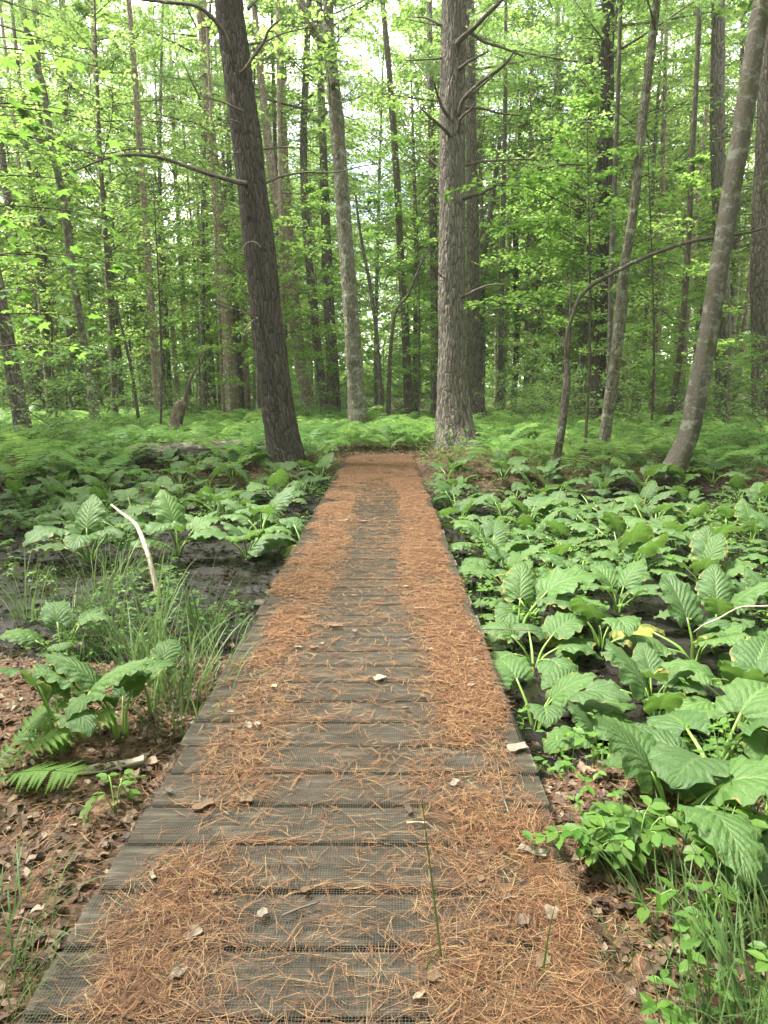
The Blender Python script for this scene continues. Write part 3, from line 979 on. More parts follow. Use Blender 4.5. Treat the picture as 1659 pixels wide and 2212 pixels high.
TUFT = []
for k in range(7):
    a = k * 2 * math.pi / 7 + .3
    d = Vector((.55 + .45 * (k % 2), math.cos(a) * .75, math.sin(a) * .75)).normalized()
    s = d.cross(Vector((0, .3, 1))).normalized() * .045
    TUFT += [tuple(-s), tuple(s), tuple(d)]
TUFT = (TUFT, [(3 * k, 3 * k + 1, 3 * k + 2) for k in range(7)])
def pine_crown(seed, z0, z1, rad, nb, ntuft, size):
    r_ = random.Random(seed)
    mb = MB()
    pos, yaw = [], []
    per = ntuft // nb
    for b in range(nb):
        h = z0 + (z1 - z0) * (b + r_.random()) / nb
        f = (h - z0) / (z1 - z0)
        l = rad * (1 - .75 * f) * r_.uniform(.5, 1.1)
        a = b * 2.399 + r_.gauss(0, .3)
        d = np.array([math.cos(a), math.sin(a), 0]); c = np.array([-d[1], d[0], 0])
        P = np.array([[0, 0, h], d * l * .5 + [0, 0, h + .05 * l], d * l + [0, 0, h + .12 * l]])
        rr = .012 + .010 * l
        V, F, uv = tube(P, [rr, rr * .7, rr * .25], 4, 7)
        mb.add(V, F, 1, uv)
        q = spline(P, 20)
        for s in range(per):
            i = int(r_.uniform(.3, .999) * 20)
            o = (c * r_.gauss(0, .16) + d * r_.gauss(.03, .06)) * l * (1.1 - .4 * i / 20)
            pos.append(q[i] + o + [0, 0, r_.gauss(.02, .035) * l])
            yaw.append(a + r_.gauss(0, .6))
    n = len(pos)
    scatter(mb, *TUFT, np.array(pos), basis(n, .4, yaw=np.array(yaw)), rng.uniform(.7, 1.2, n) * size)
    return mb.mesh('crown', [M['pine_needle'], M['deadwood']], False)

CR_SAP = [leafy_crown(100 + k, 1.2 + .5 * (k % 3), 6.5 + (k % 3), 2.2, 26, 4200, .105, .045, 'maple_leaf', droop=.08) for k in range(5)]
CR_BIG = [leafy_crown(200 + k, 3.0 + k, 19.0 + k, 4.6, 60, 14500, .15, .10, 'canopy_leaf', droop=.06) for k in range(4)]
CR_HIGH = [leafy_crown(260 + k, 9.0, 20.0, 4.2, 36, 7000, .15, .10, 'canopy_leaf') for k in range(2)]
CR_TOP = [leafy_crown(280 + k, 15.5, 21.5, 2.0, 16, 1800, .14, .08, 'canopy_leaf') for k in range(2)]
CR_PINE = [pine_crown(300 + k, 7.5, 22.0, 4.2, 54, 9000, .20) for k in range(3)]
CR_PINEHI = [pine_crown(330 + k, 11.0, 24.0, 4.0, 40, 6500, .20) for k in range(2)]
CR_SHRUB = [leafy_crown(400 + k, .15, 1.9 + .3 * k, 1.0, 22, 1700, .065, .06, 'shrub_leaf', LEAF_LOW, .5, shape=lambda f: .45 + .6 * math.sin(math.pi * (.2 + .75 * f))) for k in range(4)]

def tree(name, label, cat, D, pp, bark, top=16.0, group=None, crown=None, cs=1.0, nseg=16, step=.22, flare=None, plates=None, st=None, drift=0.0, seed=0, rough=.02, lump=.06):
    pts, rad = px_path(pp, D, drift)
    pts, rad = extend(pts, rad, top)
    b = pts[0]
    t = thing(name, label, cat, (b.x, b.y, gh(b.x, b.y)), 0, group)
    inv = Matrix.Translation(t.location).inverted()
    mb = MB()
    P = np.array([tuple(p) for p in pts])
    L = np.linalg.norm(np.diff(P, axis=0), axis=1).sum()
    V, F, uv = tube(P, rad, nseg, max(8, int(L / step)), rough=rough, lump=lump, flare=flare, plates=plates, seed=seed)
    mb.add(V, F, 0, uv)
    o = link('trunk', mb.mesh('trunk', M[bark]), t); o.matrix_parent_inverse = inv
    if st:
        mb = MB(); stubs(mb, pts, rad, *st, seed)
        o = tag(link('dead_twigs', mb.mesh('dead_twigs', M['deadwood']), t), kind='stuff'); o.matrix_parent_inverse = inv
    if crown is not None:
        p = pts[-2]
        o = link('crown', crown, t, (p.x, p.y, 0), (0, 0, random.uniform(0, 6.28)), cs); o.matrix_parent_inverse = inv
    return t, pts, rad

# the two big pines -----------------------------------------------------------------
ta, pa, ra = tree('pine_tree', 'thick dark pine leaning left beside the left edge of the boardwalk end', 'tree', 14.5,
    [(622, 1008, 88), (612, 950, 80), (600, 880, 76), (577, 700, 73), (556, 500, 71), (532, 300, 69), (507, 100, 66), (489, -60, 63)], 'bark_dark',
    top=20, crown=CR_PINEHI[0], nseg=72, step=.045, flare=(.28, .30), plates=(.05, .34, .013), seed=5)
def A(D, pts, r0, r1, dy=0.0, mat='deadwood', t=None):
    n = len(pts)
    if t is None: D -= 2.4; r0 *= .68; r1 *= .68
    limb(t or ta, [at(x, y, D + dy * i / max(1, n - 1)) for i, (x, y) in enumerate(pts)], r0, r1, mat, seed=random.randrange(99))
A(16.6, [(530, 398), (505, 390), (430, 370), (360, 345), (320, 337), (275, 335), (225, 343), (165, 368), (135, 382)], .07, .016, -1.2)
A(16.4, [(352, 344), (338, 336), (320, 322), (275, 322), (240, 332), (185, 338)], .03, .012, -.6)
A(16.7, [(500, 110), (482, 68), (450, 32), (420, 12), (360, 4), (285, -4)], .075, .03, -.8)
A(16.7, [(518, 158), (525, 150), (545, 124), (572, 92), (582, 64), (607, 43)], .06, .02, -.5)
A(16.9, [(520, 104), (532, 101), (575, 87), (615, 72), (685, 56)], .04, .012, .5)
A(16.8, [(560, 402), (575, 397), (610, 382), (660, 375), (725, 372), (775, 361), (822, 354)], .045, .010, .8)
A(16.7, [(545, 331), (560, 326), (580, 320), (625, 320), (670, 327), (697, 346)], .038, .010, .6)
A(16.5, [(525, 242), (514, 234), (490, 225), (455, 214), (436, 209)], .04, .012, -.4)
A(16.5, [(560, 690), (545, 684), (520, 673), (490, 663), (450, 653), (412, 651)], .034, .010, -.6)
A(16.5, [(555, 687), (540, 695), (528, 712), (520, 735)], .016, .005, -.3, 'palewood')
A(16.5, [(520, 262), (495, 258), (470, 268), (440, 276)], .02, .007, -.4)
A(16.3, [(560, 535), (552, 522), (535, 526), (518, 548)], .014, .004, -.2, 'palewood')
A(16.5, [(520, 332), (500, 330), (480, 338), (468, 362)], .018, .006, -.3)
A(16.8, [(535, 20), (545, 8), (570, -8)], .05, .02, .2)

tb, pb, rb = tree('pine_tree', 'broad pale grey pine with many broken side limbs right of boardwalk end', 'tree', 17.6,
    [(985, 962, 112), (982, 940, 94), (980, 900, 80), (977, 780, 66), (976, 600, 62), (977, 300, 60), (979, 100, 57), (981, -60, 54)], 'bark_pale',
    top=22, crown=CR_PINEHI[1], nseg=80, step=.045, flare=(.4, .42), plates=(.055, .36, .017), seed=11)
for pts, r0, r1, dy in [
    ([(985, 100), (996, 88), (1024, 60), (1049, 35), (1088, -2)], .085, .05, -1.0),
    ([(985, 262), (994, 243), (1004, 215), (1039, 180), (1079, 150), (1099, 130), (1114, 106)], .075, .022, -1.0),
    ([(985, 292), (990, 278), (994, 255), (1016, 238)], .055, .03, -.6),
    ([(985, 152), (998, 147), (1014, 132), (1054, 111)], .065, .025, -.6),
    ([(1000, 60), (1022, 73), (1049, 92), (1089, 102), (1131, 121)], .06, .02, .3),
    ([(975, 60), (950, 50), (919, 40), (890, 35)], .045, .015, .4),
    ([(970, 122), (947, 127), (900, 131), (872, 131)], .035, .012, .2),
    ([(970, 252), (960, 242), (945, 210), (937, 172)], .06, .022, -.7),
    ([(975, 295), (961, 281), (939, 260), (911, 236)], .06, .022, -.8),
    ([(965, 372), (949, 360), (929, 342), (902, 318)], .035, .012, .3),
    ([(985, 436), (1007, 425), (1044, 412), (1079, 396), (1129, 381), (1169, 364), (1219, 356), (1262, 357)], .07, .022, -.4),
    ([(985, 360), (1007, 357), (1039, 350), (1109, 345), (1158, 346)], .05, .015, .5),
    ([(985, 230), (1009, 232), (1044, 235), (1079, 242), (1126, 251)], .05, .02, .6),
    ([(1110, 345), (1125, 352), (1140, 366), (1150, 372)], .022, .01, .1),
    ([(985, 645), (1009, 636), (1029, 626), (1059, 616), (1090, 618)], .06, .02, -.6),
    ([(970, 605), (955, 598), (940, 580), (935, 560)], .03, .01, -.5)]:
    A(17.45, pts, r0 * .8, r1 * .8, dy, 'deadwood', tb)

# trees one can tell apart ------------------------------------------------------------
HAND = [
 ('pine_tree', 'dark straight pine trunk half hidden behind the broad pale pine', 27, [(1032, 892, 36), (1024, 700, 31), (1020, 400, 27), (1016, 150, 24), (1014, -60, 22)], 'bark_pine', 'P', 1),
 ('pine_tree', 'slim grey pine showing just left of the broad pale pine', 32, [(941, 860, 22), (938, 600, 20), (934, 400, 18), (928, 100, 15)], 'bark_pine', 'P', 1),
 ('maple_tree', 'lichen spotted grey maple that forks near the top, left of path end', 21.5, [(778, 945, 50), (766, 800, 40), (757, 650, 36), (745, 500, 33), (734, 350, 33), (722, 200, 32), (712, 100, 28), (709, 0, 25), (709, -60, 24)], 'bark_lichen', 'H', 0),
 ('pine_tree', 'reddish pale pine with thin dead twigs left of the dark leaning pine', 30, [(502, 870, 33), (495, 750, 28), (485, 600, 26), (470, 430, 26), (456, 300, 25), (445, 150, 23), (432, 0, 21), (426, -50, 20)], 'bark_red', 'P', 1),
 ('pine_tree', 'twiggy pine curving left just right of the dark leaning pine', 28, [(672, 890, 28), (650, 800, 27), (632, 650, 26), (612, 500, 24), (592, 400, 22), (575, 270, 19), (553, 60, 14), (548, -40, 12)], 'bark_red', 'P', 1),
 ('pine_tree', 'warm brown pine second to the right of the dark leaning pine', 33, [(664, 870, 22), (642, 700, 22), (625, 500, 20), (612, 300, 20), (604, 80, 18), (602, -40, 16)], 'bark_red', 'P', 1),
 ('pine_tree', 'twiggy slim pine third to the right of the dark leaning pine', 29, [(702, 872, 24), (682, 720, 20), (662, 500, 19), (656, 300, 17), (662, 130, 15), (668, -20, 13)], 'bark_pine', 'P', 1),
 ('pine_tree', 'stout grey pine directly left of the forked lichen maple', 33, [(722, 862, 29), (713, 700, 27), (706, 550, 24), (700, 380, 20), (694, 200, 17), (690, 0, 14)], 'bark_pine', 'P', 1),
 ('maple_tree', 'dark slender maple between the lichen maple and broad pale pine', 26, [(884, 912, 24), (876, 720, 19), (866, 560, 17), (855, 350, 16), (842, 170, 14), (826, 0, 12), (822, -40, 11)], 'bark_thin', 'S', 0),
 ('sapling', 'thin dark sapling crooked to the right beyond the boardwalk end', 24, [(838, 905, 11), (845, 740, 9), (856, 670, 8), (880, 640, 6), (905, 580, 5), (925, 540, 4)], 'bark_thin', None, 0),
 ('sapling', 'thin straight dark sapling next to the lichen maple', 24, [(826, 905, 12), (815, 740, 10), (800, 620, 9), (788, 560, 8), (775, 480, 6), (768, 420, 5)], 'bark_thin', None, 0),
 ('maple_tree', 'mottled dark slender maple leaning left behind the left fern bank', 22, [(206, 908, 24), (190, 800, 19), (175, 706, 18), (155, 581, 18), (140, 450, 18), (110, 300, 17), (95, 200, 16), (65, 90, 15), (42, -10, 14), (35, -50, 13)], 'bark_lichen', 'S', 0),
 ('pine_tree', 'dark trunk leaning left at the left edge of the woods', 19, [(54, 945, 42), (34, 830, 36), (9, 700, 34), (-20, 560, 32), (-60, 380, 30)], 'bark_pine', 'P', 0),
 ('pine_tree', 'leaning grey pine deep behind the left edge trunk', 30, [(76, 860, 25), (60, 700, 23), (42, 600, 20), (24, 480, 18), (0, 300, 15)], 'bark_pine', 'P', 1),
 ('pine_tree', 'upright grey pine behind the leaning trunks at far left', 31, [(98, 860, 26), (92, 650, 24), (88, 500, 22), (84, 300, 18), (80, 100, 15)], 'bark_pine', 'P', 1),
 ('pine_tree', 'lichen pale pine behind the mottled slender maple', 33, [(160, 862, 27), (152, 620, 25), (145, 450, 21), (140, 250, 17), (136, 50, 14)], 'bark_lichen', 'P', 1),
 ('maple_tree', 'smooth grey maple leaning right with swollen base among skunk cabbage', 12.5, [(1448, 1052, 74), (1462, 1000, 54), (1489, 931, 47), (1509, 831, 45), (1529, 731, 44), (1545, 631, 42), (1574, 450, 41), (1599, 300, 41), (1622, 150, 41), (1640, 40, 40), (1655, -60, 38)], 'bark_smooth', 'H', 0),
 ('dying_maple', 'crooked maple with pale patches of missing bark behind the bent tree', 15.6, [(1302, 990, 30), (1306, 950, 26), (1314, 881, 27), (1329, 781, 27), (1340, 681, 28), (1345, 606, 24), (1355, 540, 21), (1369, 450, 22), (1384, 300, 21), (1404, 125, 20), (1418, 0, 19), (1422, -50, 19)], 'bark_lichen', 'H', 0),
 ('pine_tree', 'straight dark pine behind the crooked maple on the right', 24, [(1290, 890, 36), (1296, 760, 32), (1302, 600, 32), (1307, 400, 33), (1311, 200, 31), (1314, 0, 29), (1315, -40, 28)], 'bark_dark', 'P', 1),
 ('pine_tree', 'straight grey pine behind the leaning smooth maple', 24, [(1560, 872, 40), (1562, 720, 36), (1556, 500, 33), (1550, 300, 33), (1552, 50, 30), (1553, -40, 29)], 'bark_pale', 'P', 1),
 ('pine_tree', 'stout grey pine at the right edge of the woods', 22, [(1647, 880, 44), (1643, 700, 42), (1641, 500, 38), (1650, 300, 34), (1656, 100, 30)], 'bark_pine', 'P', 1),
 ('birch_sapling', 'pale thin stem just in front of the straight dark pine on right', 19, [(1312, 930, 13), (1318, 700, 11), (1321, 560, 12), (1328, 400, 11), (1335, 200, 10), (1341, 0, 9), (1343, -40, 8)], 'bark_smooth', None, 0),
 ('pine_tree', 'faded grey pine left of the straight dark pine on right', 36, [(1248, 858, 23), (1250, 640, 22), (1252, 450, 22), (1255, 300, 21), (1258, 150, 20), (1260, 0, 18)], 'bark_pale', 'P', 1),
 ('pine_tree', 'slim dark pine touching the straight dark pine on its left', 33, [(1280, 862, 18), (1278, 600, 16), (1277, 400, 15), (1276, 200, 13), (1275, 0, 11)], 'bark_dark', 'P', 1),
 ('pine_tree', 'reddish slim pine midway between broad pale pine and crooked maple', 34, [(1214, 858, 19), (1212, 600, 18), (1210, 400, 15), (1208, 200, 13), (1204, 0, 11)], 'bark_red', 'P', 1),
 ('maple_tree', 'thin dark maple bowing right between crooked and smooth maples', 22, [(1444, 905, 16), (1462, 820, 13), (1475, 700, 14), (1488, 500, 13), (1497, 300, 13), (1508, 100, 11), (1512, -30, 10)], 'bark_thin', 'S', 0),
 ('sapling', 'very thin bowed sapling standing in the left ferns', 20, [(302, 925, 8), (286, 812, 7), (266, 720, 6), (246, 646, 5), (225, 590, 3)], 'bark_thin', None, 0),
 ('pine_tree', 'thin reddish pine behind the slanted broken stump', 38, [(408, 862, 14), (398, 700, 12), (391, 560, 11), (380, 400, 9), (372, 200, 8)], 'bark_red', 'P', 1),
 ('pine_tree', 'grey pine right of the slanted broken stump', 36, [(460, 862, 18), (450, 700, 16), (445, 520, 15), (440, 350, 12), (436, 150, 10)], 'bark_pine', 'P', 1),
 ('pine_tree', 'grey pine hidden close behind the reddish pale pine', 34, [(520, 862, 16), (512, 700, 15), (503, 500, 14), (492, 300, 12)], 'bark_pine', 'P', 1),
 ('maple_tree', 'light grey slender maple leaning right beyond the broad pale pine', 30, [(1034, 880, 14), (1040, 700, 13), (1046, 560, 12), (1062, 440, 11), (1080, 300, 9)], 'bark_smooth', 'S', 0),
 ('maple_tree', 'dark trunk with a crook behind the right ferns', 34, [(1110, 858, 14), (1118, 700, 13), (1113, 560, 14), (1118, 420, 12), (1128, 200, 10)], 'bark_thin', 'S', 0),
 ('maple_tree', 'dark forked stem deep in the woods right of the pale pine', 36, [(1160, 858, 13), (1162, 720, 12), (1172, 620, 12), (1190, 520, 10), (1196, 380, 9)], 'bark_thin', 'S', 0),
]
for k, (nm, lb, D, pp, bk, kind, st) in enumerate(HAND):
    big = D < 23 and pp[0][2] > 24
    cr = {'P': CR_PINEHI[k % 2] if k % 3 == 0 else None, 'H': CR_HIGH[k % 2], 'S': CR_SAP[k % 5], None: None}[kind]
    t, pts, rad = tree(nm, lb, 'tree', D, pp, bk, top={'P': 21, 'H': 17, 'S': 11, None: 0}[kind], crown=cr, cs=(1.25 if kind == 'S' else 1.0),
         nseg=40 if big else 14, step=.08 if big else .2, flare=(.3, .28) if pp[0][2] > 20 else (.2, .15), st=(2.5, 15, 34, .4, 1.6) if st else None,
         plates=(.05, .12, .008) if big and 'smooth' not in bk else None, seed=20 + k, rough=.03, lump=.10)
    if 'forks' in lb:
        A(21, [(724, 190), (715, 150), (697, 102), (672, 55), (652, 15), (640, -40)], .14, .13, .3, 'bark_lichen', t)
# the bent one: a short snag carrying one long bowed limb
tp, pp_, rp_ = tree('bent_tree', 'mossy thin tree bent over to the right in one long bare bow', 'tree', 13.0,
    [(1192, 1040, 20), (1209, 956, 18), (1224, 840, 18), (1226, 800, 15), (1222, 770, 9), (1224, 731, 9), (1237, 681, 10), (1254, 641, 10), (1284, 613, 10), (1329, 588, 10), (1379, 563, 9), (1454, 533, 8), (1530, 515, 8), (1604, 505, 6), (1659, 490, 5), (1700, 478, 4)], 'bark_thin', top=0, nseg=14, step=.06, seed=70, rough=.08, lump=.2)
A(13, [(1224, 800), (1228, 760), (1230, 722), (1231, 660), (1232, 600), (1228, 560)], .035, .008, .3, 'bark_thin', tp)
A(13, [(1222, 760), (1200, 720), (1160, 680), (1120, 655), (1085, 640)], .016, .004, .6, 'bark_thin', tp)

# background trees -----------------------------------------------------------------------
def far_tree(x, y, kind, r, h, bark, group, label, crown, cs):
    g = gh(x, y)
    t = thing({'P': 'pine_tree', 'B': 'broadleaf_tree', 'S': 'sapling'}[kind], label, 'tree', (x, y, g), 0, group)
    lean = random.gauss(0, .03) * h
    mb = MB()
    P = [(0, 0, -.15), (lean * .1 + random.gauss(0, .05), random.gauss(0, .05), h * .25), (lean * .4, random.gauss(0, .1), h * .6), (lean, 0, h)]
    V, F, uv = tube(P, [r, r * .86, r * .6, r * .15], 10, 22, lump=.1, rough=.03, seed=random.randrange(999), flare=(.3, .25))
    mb.add(V, F, 0, uv)
    if kind == 'P':
        stubs(mb, [Vector(p) for p in P], [r, r * .86, r * .6, r * .15], 3, h * .6, 16, .4, 1.5, random.randrange(999))
    link('trunk', mb.mesh('trunk', M[bark]), t)
    link('crown', crown, t, (lean * .4, 0, 0), (0, 0, random.uniform(0, 6.28)), cs)
    if 'outside' not in group: rank_later(t, {'P': 'far straight pine', 'B': 'far slender broadleaf tree', 'S': 'thin tiered maple sapling'}[kind])
    return t
used = []
def free(x, y, d):
    if any((x - a) ** 2 + (y - b) ** 2 < d * d for a, b in used): return False
    used.append((x, y)); return True
RANKED = {}
def rank_later(o, key):
    RANKED.setdefault(key, []).append(o)
kk = 0
for tries in range(900):
    if kk >= 104: break
    y = random.uniform(31, 78); x = random.uniform(-.66, .66) * y
    if not free(x, y, 2.1): continue
    kk += 1
    if random.random() < .34:
        far_tree(x, y, 'P', random.uniform(.14, .30), random.uniform(20, 26), random.choice(['bark_pine', 'bark_pine', 'bark_red', 'bark_dark']), 'tall pines deep in the woods', 'tall straight pine deep in the woods behind the ferns', random.choice(CR_PINE), random.uniform(.9, 1.15))
    else:
        far_tree(x, y, 'B', random.uniform(.09, .22), random.uniform(17, 22), random.choice(['bark_lichen', 'bark_lichen', 'bark_pine', 'bark_smooth', 'bark_red']), 'broadleaf trees deep in the woods', 'slender broadleaf tree deep in the woods behind the ferns', random.choice(CR_BIG), random.uniform(.85, 1.15))
kk = 0
for tries in range(600):
    if kk >= 40: break
    y = random.uniform(21, 62); x = random.uniform(-.62, .62) * y
    if abs(x - DCX) < 2.2 and y < 30: continue
    if abs(x + 2.3) < 1.6 and y < 26: continue
    if not free(x, y, 2.0): continue
    kk += 1
    far_tree(x, y, 'S', random.uniform(.025, .055), random.uniform(6, 9), 'bark_thin', 'maple saplings in the understorey', 'slim understorey maple sapling with flat tiers of bright leaves', random.choice(CR_SAP), random.uniform(.8, 1.35))

for x, y in ((-9.5, 25), (-5.2, 29), (6.6, 25), (9.8, 28), (4.1, 31), (-11.8, 32), (13.5, 33), (-7.4, 35), (1.4, 34), (-3.0, 38), (8.2, 36)):
    used.append((x, y))
    far_tree(x, y, 'B', random.uniform(.08, .13), random.uniform(15, 19), random.choice(['bark_lichen', 'bark_smooth']), 'broadleaf trees deep in the woods', 'slender broadleaf tree deep in the woods behind the ferns', random.choice(CR_BIG), random.uniform(.7, .9))
kk = 0
for tries in range(500):
    if kk >= 52: break
    y = random.uniform(24, 52); x = random.choice([random.uniform(-.52, -.12), random.uniform(.14, .55)]) * y
    if not free(x, y, 1.3): continue
    kk += 1
    far_tree(x, y, 'B', random.uniform(.06, .14), 21, random.choice(['bark_red', 'bark_lichen', 'bark_red', 'bark_smooth']), 'broadleaf trees deep in the woods', 'slender broadleaf tree deep in the woods behind the ferns', CR_TOP[kk % 2], 1.0)
kk = 0
for tries in range(300):
    if kk >= 30: break
    y = random.uniform(12, 60); x = random.choice([-1, 1]) * random.uniform(.68, 1.15) * y
    if not free(x, y, 2.4): continue
    kk += 1
    k3 = random.random()
    far_tree(x, y, 'P' if k3 < .4 else 'B', random.uniform(.1, .25), 20, 'bark_pine', 'trees just outside the picture', 'tall tree standing in the woods just outside the picture', random.choice(CR_PINE if k3 < .4 else CR_BIG), random.uniform(.8, 1.1))
# unseen trees added round the camera so their crowns dim the near path
for k, (x, y, kd) in enumerate([(4.6, -3.5, 'B'), (6.0, 2.6, 'B'), (2.8, -8.5, 'B'), (9.0, 8.5, 'B'), (1.8, -14, 'P'), (-9, -8, 'P'), (9, -9, 'P'), (-14, 2, 'P'), (14, 3, 'P'), (-4, -18, 'P')]):
    far_tree(x, y, kd, .16, 20, 'bark_pine', 'unseen trees added outside the frame for shade', 'tall unseen tree added outside the frame to shade the near path', CR_HIGH[k % 2] if kd == 'B' else CR_PINE[k % 3], 1.3)

# unseen foliage of the same wood, added round the camera to block low sky
mb = MB()
n = 110000
a = rng.uniform(.72, 2 * math.pi - .72, n); q = rng.uniform(15, 30, n)
x, y, z = q * np.sin(a), q * np.cos(a), rng.random(n) * 17
k = (fbm(x * .2, z * .25, y * .2, seed=91, octv=2) > -.15)
pos = np.stack([x, y, z], 1)[k]
scatter(mb, *LEAF_LOW, pos, basis(len(pos), .7), rng.uniform(.45, .8, len(pos)))
tag(link('far_woods', mb.mesh('far_woods', M['canopy_leaf'], False)), 'unseen woods foliage added round the camera to block low sky light', 'woods', kind='stuff')

# far wood that reads as one mass
mb = MB()
n = 260000
y = rng.uniform(76, 112, n); x = rng.uniform(-.75, .75, n) * y
z = rng.random(n) ** 1.5 * 26
dn = fbm(x * .16, z * .2, y * .1, seed=90, octv=3)
k = dn > -.42 + .85 * sstep(6, 20, z)
pos = np.stack([x, y, z + .6], 1)[k]
scatter(mb, *LEAF_LOW, pos, basis(len(pos), .7), rng.uniform(.38, .7, len(pos)))
tag(link('far_woods', mb.mesh('far_woods', M['canopy_leaf'], False)), 'hazy far wall of green leaves beyond the last trunks', 'woods', kind='stuff')
# ------------------------------------------------------------------ leafy maples close by
def twig_spray(start, tip, nleaf, spread, lsz, sag=.0):
    """one branch from start to tip with leaf positions along its outer part"""
    s, e = np.array(start), np.array(tip)
    m1 = s * .6 + e * .4 + [0, 0, .12 * np.linalg.norm(e - s)]
    m2 = s * .25 + e * .75 + [0, 0, .08 * np.linalg.norm(e - s)]
    P = np.array([s, m1, m2, e])
    q = spline(P, 30)
    d = e - s; d[2] = 0; d /= np.linalg.norm(d) + 1e-9
    c = np.array([-d[1], d[0], 0])
    pos, yaw = [], []
    for k in range(nleaf):
        t = random.uniform(.25, 1.0)
        w = random.gauss(0, 1) * spread * (1.2 - .7 * t)
        p = q[min(29, int(t * 29))] + c * w + np.array([0, 0, random.gauss(-.01, .035) - sag * abs(w)])
        pos.append(p); yaw.append(math.atan2(d[1], d[0]) + (1.0 if w > 0 else -1.0) * random.uniform(.1, 1.3))
    return P, np.array(pos), np.array(yaw)

nm = thing('maple_sapling', 'young maple reaching in from the left with large bright near leaves', 'tree', (-3.75, 5.3, gh(-3.75, 5.3)))
inv = Matrix.Translation(nm.location).inverted()
def part(name, mb, mats, parent, smooth=True):
    o = link(name, mb.mesh(name, mats, smooth), parent)
    o.matrix_parent_inverse = Matrix.Translation(parent.location).inverted()
    return o
mb = MB(); V, F, uv = tube([(-3.75, 5.3, -.3), (-3.7, 5.35, 1.5), (-3.78, 5.5, 3.4), (-3.7, 5.6, 5.2)], [.035, .03, .022, .008], 10, 30, rough=.05); mb.add(V, F, 0, uv)
part('trunk', mb, M['bark_thin'], nm)
ml = []
for k in range(4):
    mb = MB(); v, f = maple_template(50 + k); mb.add(v, f); ml.append(mb.mesh('leaf', M['maple_near'], False))
tips = [(230, 150, 6), (160, 240, 5.6), (275, 285, 6.2), (195, 400, 5.8), (120, 335, 5), (255, 480, 6.2), (165, 560, 5.4), (320, 590, 6.6), (205, 690, 6), (235, 760, 6.4), (95, 630, 5), (60, 250, 4.8), (110, 90, 5.4), (70, 480, 4.9), (190, 130, 6.6), (310, 380, 7)]
for px, py, D in tips:
    e = at(px, py, D)
    s = Vector((-3.72, 5.4, max(.8, e.z - .35)))
    P, pos, yaw = twig_spray(s, e, 18, .22, .1, .08)
    mb = MB(); V, F, uv = tube(P, [.008, .006, .004, .002], 5, 14); mb.add(V, F, 0, uv)
    part('branch', mb, M['bark_thin'], nm)
    for p, a in zip(pos, yaw):
        l = link('leaf', random.choice(ml), nm, Vector(p) - nm.location, (random.gauss(0, .35), random.gauss(.15, .3), a), random.uniform(.10, .155))
# sprays in front of the pale pine
def spray_tree(name, label, D, basepx, tops, tips, nleaf, spread, lsz):
    b = on_ground(*basepx)
    b = Vector((at(basepx[0], basepx[1], D).x, D, 0)); b.z = gh(b.x, b.y)
    t = thing(name, label, 'tree', b)
    top = at(*tops, D)
    mb = MB(); V, F, uv = tube([b - Vector((0, 0, .15)), b * .6 + top * .4 + Vector((.1, 0, 0)), top], [.035, .026, .008], 8, 24, rough=.05); mb.add(V, F, 0, uv)
    part('trunk', mb, M['bark_thin'], t)
    mc = MB(); allp, ally = [], []
    for px, py, dd in tips:
        e = at(px, py, D + dd)
        z = min(top.z - .05, max(b.z + .8, e.z - .3)); f = (z - b.z) / (top.z - b.z)
        s = b.lerp(top, f)
        P, pos, yaw = twig_spray(s, e, nleaf, spread, lsz, .06)
        V, F, uv = tube(P, [.012, .009, .006, .003], 4, 10); mc.add(V, F, 1, uv)
        allp.append(pos); ally.append(yaw)
    p, a = np.concatenate(allp), np.concatenate(ally)
    scatter(mc, *LEAF_MAPLE, p, basis(len(p), .3, yaw=a), rng.uniform(.8, 1.25, len(p)) * lsz)
    part('crown', mc, [M['maple_near'], M['bark_thin']], t, False)
spray_tree('maple_sapling', 'maple sapling spreading bright sprays across the broad pale pine trunk', 15.0, (1262, 1000), (1268, 240),
    [(960, 418, -.5), (1010, 395, -.3), (1080, 405, .2), (1130, 375, 0), (1190, 395, -.4), (1320, 370, .3), (1100, 485, -.2), (1060, 500, .3), (1160, 540, 0), (1300, 480, .4), (1180, 470, -.6), (1200, 330, .5), (1000, 660, .2), (1090, 640, .4), (1340, 430, -.5), (1240, 560, -.3), (1380, 330, .4), (1120, 560, .6)], 85, .30, .115)
spray_tree('maple_sapling', 'maple sapling with leaf tiers between the crooked and smooth maples', 17.5, (1405, 985), (1400, 330),
    [(1320, 620, 0), (1480, 580, .3), (1350, 700, -.3), (1460, 690, .3), (1500, 640, -.4), (1290, 560, .5), (1420, 520, .2), (1530, 720, .2), (1380, 780, -.2), (1470, 790, .5), (1330, 460, .2), (1450, 430, 0)], 70, .34, .10)
spray_tree('maple_sapling', 'maple sapling with low bright tiers left of the dark leaning pine', 18.0, (345, 960), (330, 380),
    [(250, 520, 0), (420, 500, .4), (300, 590, -.4), (400, 610, 0), (230, 640, .5), (340, 680, .2), (440, 690, -.2), (270, 730, .3), (380, 440, .5), (300, 450, -.4), (460, 580, .6), (200, 560, .4)], 75, .36, .10)
spray_tree('maple_sapling', 'maple sapling with fine bright leaves above the boardwalk end', 25.0, (905, 905), (890, 180),
    [(820, 420, 0), (850, 300, .4), (930, 360, -.4), (900, 480, 0), (800, 560, .5), (880, 600, .2), (930, 520, .4), (840, 230, .3), (940, 250, .5), (780, 330, -.4), (910, 700, .6), (830, 690, .4)], 80, .45, .11)

